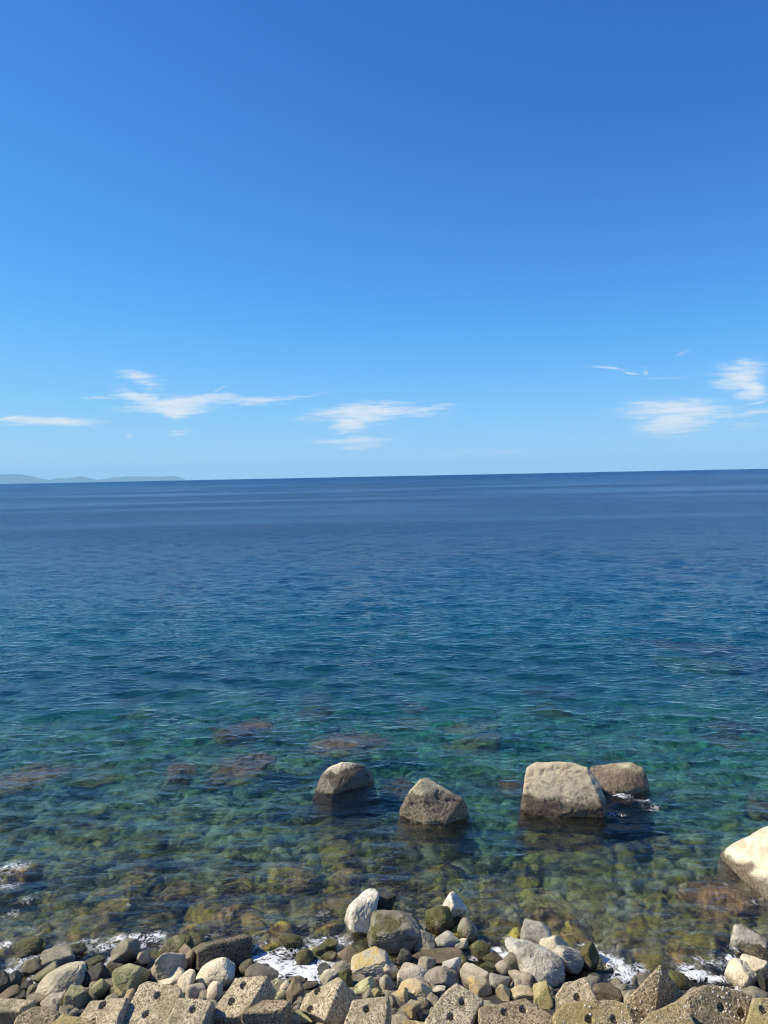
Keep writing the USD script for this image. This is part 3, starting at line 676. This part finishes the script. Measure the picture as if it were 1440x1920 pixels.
CON = {'light': concrete_material('weathered_concrete', (0.66, 0.55, 0.37), (0.40, 0.33, 0.21)),
       'brown': concrete_material('brown_concrete', (0.50, 0.40, 0.25), (0.27, 0.21, 0.13)),
       'yellow': concrete_material('yellowed_concrete', (0.52, 0.43, 0.25), (0.28, 0.22, 0.13), 0.55),
       'dark': concrete_material('dark_concrete', (0.20, 0.17, 0.12), (0.085, 0.072, 0.05))}
RUST = None
def hole_material():
    g = Graph(); P = g.add('geometry') + '.position'
    col = g.ramp(g.noise(P, 40.0, 3.0, 0.6), [(0.35, (0.020, 0.014, 0.008)), (0.65, (0.10, 0.06, 0.025))])
    s = g.add('principled_bsdf', base_color=col, roughness=0.9)
    return g.make('rusty_hole', surface=s + '.BSDF')
HOLE = hole_material()
SHELL = None
def shell_material():
    g = Graph(); P = g.add('geometry') + '.position'
    col = g.ramp(g.noise(P, 60.0, 2.0, 0.6), [(0.3, (0.42, 0.37, 0.29)), (0.7, (0.74, 0.70, 0.62))])
    s = g.add('principled_bsdf', base_color=col, roughness=0.6)
    return g.make('limpet_shell', surface=s + '.BSDF')
SHELL = shell_material()

def plane_hit(px, py, P0, n):
    d = ray(px, py); o = np.array([0, 0, EYE])
    return o + d * ((P0 - o) @ n) / (d @ n)

def block(poly, normal, lift, thick, mat, label, holes=(), shells=0, corner=0.03, name='concrete_block', hole_r=0.042):
    n = np.array(normal, float); n /= np.linalg.norm(n)
    c = np.mean(poly, axis=0)
    C = settle(c[0], c[1], 0.0, 0.0)
    for _ in range(12): C = at(c[0], c[1], float(ground_height(C[0], C[1])) + lift)
    top = [plane_hit(x, y, C, n) for x, y in poly]
    mid = np.mean(top, axis=0)
    inner = [p + (mid - p) / np.linalg.norm(mid - p) * corner - n * corner for p in top]
    pts = inner + [p - n * (thick - 2 * corner) for p in inner]
    m = manifold_hull(pts, corner)
    seed = int(c[0]) % 997
    plugs = []
    for (hx, hy) in holes:
        q = plane_hit(hx, hy, C, n)
        z = n; x = np.cross([0, 1, 0], z); x /= np.linalg.norm(x); y = np.cross(z, x)
        T = np.column_stack([x, y, z, q])
        cone = manifold3d.Manifold.cylinder(0.075, hole_r * 0.70, hole_r * 1.45, 20).translate((0, 0, -0.040))
        m = m - cone.transform(T.tolist())
        plugs.append((q, x, y, z))
    v, f = roughen(m, seed)
    b = holder(name)
    tag(b, label, 'concrete block', 'concrete armour blocks along the bottom')
    body = put('block_body', (v, f), CON[mat], str(b.GetPath()))
    for (q, x, y, z) in plugs:                                      # the rusty stub of the lifting eye at the bottom of each hole
        th = np.linspace(0.15, math.pi - 0.15, 9)
        arc = np.stack([np.cos(th) * 0.019, np.zeros(9), np.sin(th) * 0.026 - 0.040], -1)
        path = q + arc[:, :1] * x + arc[:, 2:] * z
        vv, ff = tube(path, 0.006)
        put('lifting_eye', (vv, ff), HOLE, str(b.GetPath()))
    if shells:
        r = np.random.default_rng(seed)
        tm = trimesh.Trimesh(v, f, process=False)
        area = tm.area_faces * (tm.face_normals @ np.array([-0.1, -0.75, 0.65]) > 0.25)
        pick = r.choice(len(f), shells, p=area / area.sum())
        parts = []
        for k in pick:
            s = trimesh.creation.icosphere(1, 1.0)
            rr = r.uniform(0.006, 0.0125)
            s.apply_scale([rr * r.uniform(0.8, 1.4), rr, rr * 0.8]); s.apply_transform(trimesh.geometry.align_vectors([0, 0, 1], tm.face_normals[k]))
            s.apply_translation(tm.triangles_center[k]); parts.append(s)
        p = put('limpets', trimesh.util.concatenate(parts), SHELL, str(b.GetPath()))
        tag(p, kind='stuff')

def tube(path, radius, sides=7):
    p = np.asarray(path, float); t = np.gradient(p, axis=0); t /= np.linalg.norm(t, axis=1, keepdims=True)
    a = np.cross(t, [0.31, 0.17, 0.93]); a /= np.linalg.norm(a, axis=1, keepdims=True); b = np.cross(t, a)
    w = np.arange(sides) * 2 * np.pi / sides
    v = p[:, None] + radius * (np.cos(w)[None, :, None] * a[:, None] + np.sin(w)[None, :, None] * b[:, None])
    i, j = np.meshgrid(np.arange(len(p) - 1), np.arange(sides), indexing='ij')
    q = np.stack([i * sides + j, i * sides + (j + 1) % sides, (i + 1) * sides + (j + 1) % sides, (i + 1) * sides + j], -1).reshape(-1, 4)
    return v.reshape(-1, 3), np.vstack([q[:, [0, 1, 2]], q[:, [0, 2, 3]]])

N_ = (-0.12, -0.26, 1)
block([(-45, 1871), (40, 1873), (66, 1876), (40, 1893), (-45, 1896)], (0, -0.12, 1), 0.30, 0.40, 'light', 'flat slab block in the bottom left corner with a brown front')
block([(28, 1908), (58, 1887), (88, 1886), (113, 1899), (92, 1935), (20, 1935)], (0.15, -0.5, 1), 0.26, 0.4, 'brown', 'dark coarse block on the bottom edge right of the corner slab')
block([(86, 1928), (112, 1902), (150, 1908), (180, 1914), (165, 1950), (80, 1950)], (-0.1, -0.4, 1), 0.22, 0.35, 'yellow', 'yellowish low block on the bottom edge under the dark pebble')
block([(144, 1908), (168, 1877), (238, 1869), (214, 1926), (150, 1935)], (-0.25, -0.35, 1), 0.30, 0.40, 'light', 'pale block with one hollow in its upper part, left of the leaning double hole one', [(192, 1884), (172, 1917)])
block([(206, 1955), (262, 1845), (275, 1838), (338, 1851), (342, 1858), (294, 1955)], (-0.15, -0.45, 1), 0.36, 0.40, 'light', 'tall leaning block with two holes one below the other', [(295, 1866), (273, 1902)])
block([(303, 1950), (312, 1915), (335, 1869), (399, 1876), (368, 1950)], (-0.08, -0.45, 1), 0.30, 0.36, 'light', 'block with one round hole between the two leaning double hole ones', [(362, 1892)])
block([(391, 1906), (441, 1832), (501, 1830), (470, 1886), (448, 1907)], (-0.30, -0.42, 1), 0.38, 0.34, 'light', 'slanting block with two holes in front of the broad pale cobble', [(456, 1847), (434, 1878)])
block([(452, 1897), (490, 1874), (545, 1875), (531, 1893)], (-0.04, -0.10, 1), 0.36, 0.42, 'brown', 'upright block with brown front face on the bottom edge')
block([(561, 1890), (570, 1866), (590, 1853), (636, 1832), (641, 1838), (609, 1912)], (-0.50, -0.35, 0.85), 0.36, 0.38, 'light', 'tilted block with bright top and black right side', [(595, 1858), (581, 1892)])
block([(637, 1950), (645, 1915), (661, 1874), (728, 1867), (726, 1905), (718, 1950)], (-0.10, -0.45, 1), 0.32, 0.38, 'light', 'square block with one hole in the middle of the bottom edge', [(688, 1892)])
block([(796, 1915), (831, 1861), (857, 1841), (907, 1872), (888, 1912), (868, 1950), (800, 1950)], (0.06, -0.42, 1), 0.34, 0.38, 'light', 'twin ring block with tan left side', [(867, 1878), (846, 1906)])
block([(742, 1930), (757, 1909), (797, 1916), (802, 1940), (750, 1950)], (-0.2, -0.3, 1), 0.22, 0.3, 'yellow', 'corner of a mossy low block left below the twin ring one')
block([(897, 1891), (920, 1883), (988, 1871), (1042, 1910), (1030, 1955), (902, 1955)], (0.0, -0.40, 1), 0.32, 0.38, 'brown', 'broad brown block with two small holes side by side, below the tan pebbles', [(947, 1897), (982, 1892)], 20)
block([(1041, 1869), (1058, 1842), (1100, 1831), (1120, 1876), (1085, 1890), (1050, 1884)], (-0.12, -0.50, 1), 0.34, 0.36, 'light', 'square cut pale block right of the yellow pointed stone', [(1083, 1870)])
block([(1036, 1902), (1060, 1879), (1158, 1874), (1177, 1883), (1194, 1925), (1180, 1960), (1045, 1960)], (0.0, -0.45, 1), 0.36, 0.40, 'yellow', 'wide yellowish block with two holes low on the bottom edge', [(1105, 1911), (1152, 1911)], 60)
block([(1199, 1920), (1215, 1903), (1272, 1876), (1292, 1892), (1310, 1930), (1200, 1955)], (-0.05, -0.40, 1), 0.38, 0.35, 'yellow', 'yellow lichened block in front of the pointed one', (), 25)
block([(1285, 1873), (1318, 1847), (1352, 1848), (1411, 1865), (1399, 1925), (1385, 1955), (1310, 1955)], (0.15, -0.72, 0.75), 0.38, 0.45, 'brown', 'big dark block studded with white limpets at right', [(1353, 1889), (1391, 1900)], 60)
block([(1399, 1918), (1414, 1870), (1478, 1866), (1495, 1950), (1399, 1950)], (-0.10, -0.45, 1), 0.38, 0.40, 'yellow', 'block at the bottom right corner with one hollow', [(1432, 1893)], 12)
block([(371, 1818), (370, 1786), (388, 1776), (473, 1757), (474, 1802), (440, 1818), (395, 1826)], (0.42, -0.80, 0.42), 0.28, 0.42, 'dark', 'big dark weathered block standing at the water edge, left of the middle foam', name='concrete_block')

def corner_block():
    """The block that stands on one corner: a peak with three faces towards the camera."""
    base = settle(1233, 1885, 0, 0)
    g0 = float(ground_height(base[0], base[1]))
    peak = at(1238, 1814, g0 + 0.72)
    left, front, right = at(1172, 1884, g0 + 0.34), at(1226, 1905, g0 + 0.30), at(1288, 1876, g0 + 0.26)
    back = peak + [0.02, 0.22, -0.30]
    low = [p - [0, 0, 0.35] for p in (left, front, right)]
    m = manifold_hull([peak, left, front, right, back] + low, 0.022)
    v, f = roughen(m, 31)
    b = holder('concrete_block'); tag(b, 'pointed block standing on a corner like a pyramid, dotted with limpets', 'concrete block', 'concrete armour blocks along the bottom')
    put('block_body', (v, f), CON['brown'], str(b.GetPath()))
    r = np.random.default_rng(5); tm = trimesh.Trimesh(v, f, process=False)
    area = tm.area_faces * (tm.face_normals @ np.array([0.5, -0.7, 0.3]) > 0.3)
    parts = []
    for k in r.choice(len(f), 55, p=area / area.sum()):
        s = trimesh.creation.icosphere(1, 1.0); rr = r.uniform(0.006, 0.0125)
        s.apply_scale([rr * 1.2, rr, rr * 0.8]); s.apply_transform(trimesh.geometry.align_vectors([0, 0, 1], tm.face_normals[k])); s.apply_translation(tm.triangles_center[k]); parts.append(s)
    tag(put('limpets', trimesh.util.concatenate(parts), SHELL, str(b.GetPath())), kind='stuff')
corner_block()

# ------------------------------------------------------------------ stones that cover the sea floor
def scatter(name, label, mat, points, sizes, seed, level=3, category=None, squash=(0.55, 0.85)):
    r = np.random.default_rng(seed)
    pi = UsdGeom.PointInstancer.Define(stage, numbered('/World', name))
    path = str(pi.GetPath()); protos = []
    for k in range(7):
        v, f = rock_shape('round' if k % 2 else 'egg', 900 + k + seed, level, 0.13)
        protos.append(usdkit.mesh(stage, f'{path}/shapes/stone_{k:03d}', (v, f), MAT[mat], smooth=True).GetPath())
    n = len(points)
    pi.CreatePrototypesRel().SetTargets(protos)
    pi.CreateProtoIndicesAttr(Vt.IntArray.FromNumpy(r.integers(0, 7, n).astype(np.int32)))
    pi.CreatePositionsAttr(Vt.Vec3fArray.FromNumpy(points.astype(np.float32)))
    sc = np.stack([sizes * r.uniform(0.8, 1.25, n), sizes * r.uniform(0.8, 1.25, n), sizes * r.uniform(*squash, n)], -1)
    pi.CreateScalesAttr(Vt.Vec3fArray.FromNumpy(sc.astype(np.float32)))
    yaw = r.uniform(0, 2 * math.pi, n); tilt = r.normal(0, 0.16, n)
    q = [Gf.Quath(float(math.cos(a / 2) * math.cos(t / 2)), float(math.cos(a / 2) * math.sin(t / 2)), float(math.sin(a / 2) * math.sin(t / 2)), float(math.sin(a / 2) * math.cos(t / 2))) for a, t in zip(yaw, tilt)]
    pi.CreateOrientationsAttr(Vt.QuathArray(q))
    return tag(pi.GetPrim(), label, category, kind='stuff')

def spread(n, y0, y1, power, seed, half=0.60):
    r = np.random.default_rng(seed)
    u = r.uniform(0, 1, n); y = y0 + (y1 - y0) * u ** power
    x = r.uniform(-1, 1, n) * (y * half + 0.6)
    return x, y, r

x, y, r = spread(420, 6.9, 9.5, 0.9, 3)
s_ = r.uniform(0.035, 0.12, len(x))
scatter('shore_pebbles', 'small pebbles filling the gaps between the shore stones', 'slate', np.stack([x, y, ground_height(x, y) + s_ * 0.2], -1), s_, 21)
x, y, r = spread(9000, 9.8, 34, 1.25, 8)
s_ = (0.09 + 0.20 * r.uniform(0, 1, len(x)) ** 2.2) * np.clip(0.6 + y * 0.035, 0.9, 1.7)
scatter('sea_floor_stones', 'pale green and olive stones carpeting the sea floor', 'floor_stone', np.stack([x, y, ground_height(x, y) + s_ * 0.15], -1), s_, 22)

def sunken_stones():
    r = np.random.default_rng(77); placed = []; tries = 0
    while len(placed) < 230 and tries < 20000:
        tries += 1
        y = 9.9 + 5.2 * r.uniform() ** 1.25; x = r.uniform(-1, 1) * (y * 0.56)
        rad = r.uniform(0.14, 0.34)
        if any((x - a) ** 2 + (y - b) ** 2 < (0.75 * (rad + c)) ** 2 for a, b, c in placed): continue
        placed.append((x, y, rad))
    for (x, y, top, wide) in UNDER:                                 # what the stones at the waterline rest on
        g0 = float(ground_height(x, y)); placed.append((x, y, max(0.10, (top + 0.05 - g0) * 0.62, wide * 0.8)))
    for k, (x, y, rad) in enumerate(placed):
        v, f = rock_shape('round' if k % 3 else 'angular', 3000 + k, 3, 0.12)
        t = r.uniform(0, 6.28)
        v = v * [rad * r.uniform(0.9, 1.35), rad * r.uniform(0.8, 1.1), rad * r.uniform(0.55, 0.85)]
        v = np.stack([v[:, 0] * math.cos(t) - v[:, 1] * math.sin(t), v[:, 0] * math.sin(t) + v[:, 1] * math.cos(t), v[:, 2]], -1)
        zc = min(float(ground_height(x, y)) + rad * 0.55, -0.05 - rad * 0.5)
        p = put('submerged_stone', (v + [x, y, zc], f), MAT['algae'])
        tag(p, 'olive brown algae covered stone on the sea floor in the shallows', 'stone', 'algae covered stones under the shallow water')
sunken_stones()

# ------------------------------------------------------------------ weed streaming from the stones in the shallows
def seaweed():
    r = np.random.default_rng(31)
    pts, counts, widths = [], [], []
    for t in range(90):
        y = 9.7 + 3.2 * r.uniform() ** 1.3; x = r.uniform(-1, 0.3) * y * 0.56
        g0 = float(ground_height(x, y)); z0 = min(-0.06, max(g0 + 0.25, -0.30))
        a0 = r.normal(math.radians(205), 0.25)
        for k in range(r.integers(14, 34)):
            L = r.uniform(0.18, 0.50); a = a0 + r.normal(0, 0.22); n = 7
            s = np.linspace(0, 1, n); bend = r.normal(0, 0.5) * s ** 2 + 0.18 * np.sin(s * 7 + r.uniform(0, 6))
            d = np.cumsum(np.stack([np.cos(a + bend), np.sin(a + bend)], -1), 0) * L / n
            o = r.normal(0, 0.10, 2)
            z = z0 + r.uniform(-0.08, 0.04) + 0.05 * s - 0.04 * s ** 2
            pts.append(np.column_stack([x + o[0] + d[:, 0], y + o[1] + d[:, 1], np.minimum(z, -0.03)])); counts.append(n)
            widths.append(np.linspace(0.016, 0.004, n) * r.uniform(0.6, 1.3))
    c = UsdGeom.BasisCurves.Define(stage, '/World/seaweed')
    c.CreateTypeAttr('linear')
    c.CreatePointsAttr(Vt.Vec3fArray.FromNumpy(np.vstack(pts).astype(np.float32)))
    c.CreateCurveVertexCountsAttr(Vt.IntArray(counts))
    c.CreateWidthsAttr(Vt.FloatArray.FromNumpy(np.concatenate(widths).astype(np.float32))); c.SetWidthsInterpolation('vertex')
    g = Graph(); P = g.add('geometry') + '.position'
    col = g.ramp(g.noise(P, 1.6, 3.0, 0.6), [(0.38, (0.018, 0.016, 0.010)), (0.55, (0.06, 0.048, 0.018)), (0.68, (0.16, 0.13, 0.03))])
    s = g.add('principled_bsdf', base_color=col, roughness=0.5)
    UsdShade.MaterialBindingAPI.Apply(c.GetPrim()).Bind(g.make('seaweed_blades', surface=s + '.BSDF'))
    tag(c.GetPrim(), 'dark brown seaweed streaming over the shallow stones', 'seaweed', kind='stuff')
seaweed()
#=DETAIL
# ------------------------------------------------------------------ white water between the stones
def foam_material():
    g = Graph()
    P = g.add('geometry') + '.position'
    cover = g.add('attribute', attribute='cover') + '.fac'
    w = g.add('noise_texture', dimensions='3D', type='fBM', vector=P, scale=2.6, detail=3.0, roughness=0.6)
    ws = g.add('vector_math', math_type='scale', vector1=w + '.color', scale=0.55) + '.vector'
    Q = g.add('vector_math', math_type='add', vector1=P, vector2=ws) + '.vector'
    ve = g.add('voronoi_texture', dimensions='3D', feature='distance_to_edge', vector=g.mapped(Q, (1, 1.25, 0.2)), scale=13.0)
    v2 = g.add('voronoi_texture', dimensions='3D', feature='distance_to_edge', vector=g.mapped(Q, (1, 1.1, 0.2)), scale=34.0)
    lace = g.math('subtract', 1.0, g.math('multiply', ve + '.distance', 2.6))
    lace2 = g.math('subtract', 1.0, g.math('multiply', v2 + '.distance', 2.2))
    n = g.noise(Q, 6.0, 5.0, 0.65, 0.4)
    n2 = g.noise(Q, 30.0, 3.0, 0.7, 0.0)
    val = g.math('multiply_add', lace, 0.42, g.math('multiply', lace2, 0.20))
    val = g.math('multiply_add', n, 0.95, val)
    val = g.math('multiply_add', n2, 0.35, val)
    a = g.smooth(g.math('add', val, cover), 1.40, 1.78)
    bump = g.add('bump', height=g.math('multiply_add', n2, 0.6, n), strength=1.0, distance=0.05) + '.normal'
    white = g.add('principled_bsdf', base_color=(0.80, 0.82, 0.83), roughness=0.55, normal=bump)
    clear = g.add('transparent_bsdf', color=(1, 1, 1))
    m = g.add('mix_closure', fac=a, closure1=clear + '.BSDF', closure2=white + '.BSDF')
    return g.make('white_water', surface=m + '.closure')

FOAM = [  # px, py, half width, half height (photograph pixels), strength
    (48, 1800, 34, 12, 0.52), (22, 1826, 26, 12, 0.58), (68, 1836, 20, 12, 0.62), (100, 1815, 30, 10, 0.42), (130, 1800, 24, 14, 0.40),
    (160, 1822, 18, 12, 0.48), (200, 1806, 12, 12, 0.5), (190, 1776, 34, 10, 0.50), (230, 1760, 44, 12, 0.55), (285, 1757, 30, 10, 0.55), (255, 1774, 24, 10, 0.5), (310, 1768, 16, 8, 0.4), (165, 1765, 30, 10, 0.42),
    (500, 1800, 44, 18, 0.66), (530, 1815, 50, 16, 0.80), (575, 1822, 44, 16, 0.78), (620, 1806, 36, 12, 0.66), (590, 1838, 24, 10, 0.66), (545, 1783, 40, 12, 0.50), (600, 1768, 40, 14, 0.50), (640, 1765, 24, 14, 0.46), (490, 1776, 30, 14, 0.48), (655, 1806, 20, 8, 0.7),
    (930, 1785, 18, 10, 0.60), (945, 1792, 14, 9, 0.66), (885, 1796, 14, 8, 0.46), (765, 1814, 9, 6, 0.5), (905, 1765, 18, 8, 0.36), (963, 1760, 20, 12, 0.42),
    (1104, 1772, 22, 6, 0.58), (1128, 1792, 12, 14, 0.5), (1150, 1806, 24, 14, 0.70), (1172, 1824, 26, 16, 0.70), (1165, 1850, 22, 22, 0.60), (1180, 1872, 12, 12, 0.66), (1195, 1815, 26, 14, 0.4),
    (1300, 1828, 34, 9, 0.80), (1340, 1836, 30, 7, 0.72), (1285, 1812, 30, 10, 0.52), (1345, 1806, 26, 14, 0.46), (1370, 1797, 14, 10, 0.52), (1385, 1853, 14, 6, 0.6), (1310, 1800, 30, 8, 0.40),
    (20, 1625, 40, 14, 0.42), (20, 1660, 36, 10, 0.40), (8, 1640, 20, 30, 0.38), (48, 1690, 26, 10, 0.36), (20, 1712, 20, 10, 0.4), (60, 1740, 26, 8, 0.36), (8, 1770, 14, 8, 0.5),
    (1155, 1474, 22, 6, 0.52), (1165, 1490, 24, 6, 0.50), (1200, 1500, 34, 6, 0.40), (1150, 1525, 30, 5, 0.42), (1225, 1512, 26, 6, 0.38), (1195, 1467, 10, 5, 0.5),
    (1360, 1655, 30, 7, 0.24), (1415, 1690, 26, 8, 0.38), (1395, 1665, 20, 6, 0.26), (1375, 1780, 14, 8, 0.4), (610, 1712, 20, 8, 0.30), (430, 1706, 18, 8, 0.28), (800, 1732, 8, 10, 0.3), (1000, 1680, 60, 14, 0.22),
    (350, 1760, 20, 6, 0.42), (395, 1752, 26, 6, 0.34), (115, 1772, 16, 8, 0.42), (240, 1695, 14, 5, 0.26), (1330, 1720, 50, 14, 0.20), (480, 1752, 10, 8, 0.36),
]
def build_foam():
    xs, ys = np.arange(-7.6, 7.6, 0.022), np.arange(8.1, 15.6, 0.022)
    Y, X = np.meshgrid(ys, xs, indexing='ij')
    cov = np.zeros_like(X)
    for (px, py, a, b, s) in FOAM:
        C = at(px, py, 0.02); sc = scale_at(C)
        e = math.atan2(EYE, C[1])
        ax, ay = a * sc * 1.15, b * sc / math.sin(e) * 1.15
        cov = np.maximum(cov, s * np.exp(-(((X - C[0]) / ax) ** 2 + ((Y - C[1]) / ay) ** 2) ** 1.2))
    on = cov > 0.10
    froth = (meshkit.fbm(np.stack([X * 5, Y * 5, X * 0], -1), 4, 6) - 0.35) * np.clip(cov - 0.25, 0, 1) * 0.16
    shore = np.clip(ground_height(X, Y) + 0.035, -9, 0.35)
    Z = np.maximum(waves(X, Y), 0 * shore - 0.05) + 0.012 + np.maximum(froth, 0)
    idx = -np.ones(X.shape, int); idx[on] = np.arange(on.sum())
    v = np.stack([X[on], Y[on], Z[on]], -1)
    q = np.stack([idx[:-1, :-1], idx[:-1, 1:], idx[1:, 1:], idx[1:, :-1]], -1).reshape(-1, 4)
    q = q[(q >= 0).all(1)]
    used = np.unique(q); re = -np.ones(len(v), int); re[used] = np.arange(len(used))
    m = usdkit.mesh(stage, '/World/sea_foam', (v[used], re[q]), foam_material(), smooth=True)
    pv = UsdGeom.PrimvarsAPI(m).CreatePrimvar('cover', Sdf.ValueTypeNames.FloatArray, 'vertex')
    pv.Set(Vt.FloatArray.FromNumpy(cov[on][used].astype(np.float32)))
    tag(m.GetPrim(), 'white foam swirling around the waterline stones', 'foam', kind='stuff')
build_foam()

# ------------------------------------------------------------------ islands beyond the horizon
def island_material():
    g = Graph(); P = g.add('geometry') + '.position'
    col = g.ramp(g.noise(P, 0.004, 5.0, 0.65), [(0.35, (0.010, 0.018, 0.016)), (0.6, (0.020, 0.030, 0.026)), (0.75, (0.06, 0.06, 0.055))])
    s = g.add('principled_bsdf', base_color=col, roughness=0.9)
    return g.make('island_cover', surface=s + '.BSDF')
ISL = island_material()
def island(ridge, dist, label, seed, width=3000):
    """ridge: (px, py) along the crest as seen from the shore."""
    k = np.array(ridge, float)
    px = np.arange(k[0, 0], k[-1, 0] + 0.1, 1.5)
    py = np.interp(px, k[:, 0], k[:, 1])
    crest = []
    for a, b in zip(px, py):
        d = ray(a, b); d = d / np.hypot(d[0], d[1]); crest.append([d[0] * dist, d[1] * dist, EYE + d[2] * dist])
    crest = np.array(crest); n = len(crest)
    t = np.linspace(-1, 1, 33)
    end = np.clip(np.minimum(np.arange(n), n - 1 - np.arange(n)) / 6, 0.0, 1)
    out = crest[:, :2] / np.linalg.norm(crest[:, :2], axis=1, keepdims=True)
    base = -dist ** 2 / (2 * EARTH) - 25
    V = []
    for u in t:
        p2 = crest[:, :2] + out * (u * width)
        fall = (1 - abs(u)) ** 1.15
        z = base + (crest[:, 2] - base) * fall
        nz = meshkit.fbm(np.stack([p2[:, 0] / 840, p2[:, 1] / 840, np.zeros(n)], -1), 4, seed) - 0.5
        z = z + nz * 180 * (1 - fall) * fall * 4 * 0.6 + (meshkit.fbm(np.stack([p2[:, 0] / 260, p2[:, 1] / 260, np.zeros(n)], -1), 3, seed) - 0.5) * 70 * fall
        V.append(np.column_stack([p2, z]))
    v = np.array(V).reshape(-1, 3)
    tag(put('island', (v, grid_faces(len(t), n)), ISL), label, kind='structure')
island([(-260, 905), (-150, 893), (-60, 897), (0, 890), (34, 889), (60, 893), (92, 900), (108, 906)], 50000, 'hazy blue island with low peaks at the left edge of the horizon', 3)
island([(70, 907), (92, 900), (112, 896), (128, 897), (150, 892), (166, 896), (184, 900), (210, 904)], 52000, 'hazy blue island with one small peak, middle one on the horizon', 4)
island([(170, 905), (190, 899), (212, 895), (245, 893), (290, 894), (312, 893), (322, 892), (334, 894), (345, 898), (352, 903)], 54000, 'long flat topped hazy island, rightmost on the horizon', 5)

# ------------------------------------------------------------------ the air
def haze():
    g = Graph()
    v = g.add('principled_volume', color=HAZE_COLOR, density=HAZE_DENSITY, anisotropy=0.0)
    m = g.make('haze_air', volume=v + '.volume')
    b = trimesh.creation.box([116000, 116000, 950 + 300])
    b.apply_translation([0, 0, (950 - 300) / 2])
    b.apply_translation([0, 0, 0])
    tag(put('haze', b, m, smooth=False), kind='stuff', label='thin pale sea haze', category='haze')
HAZE_COLOR, HAZE_DENSITY = (0.44, 0.80, 1.0), 2.5e-5
haze()
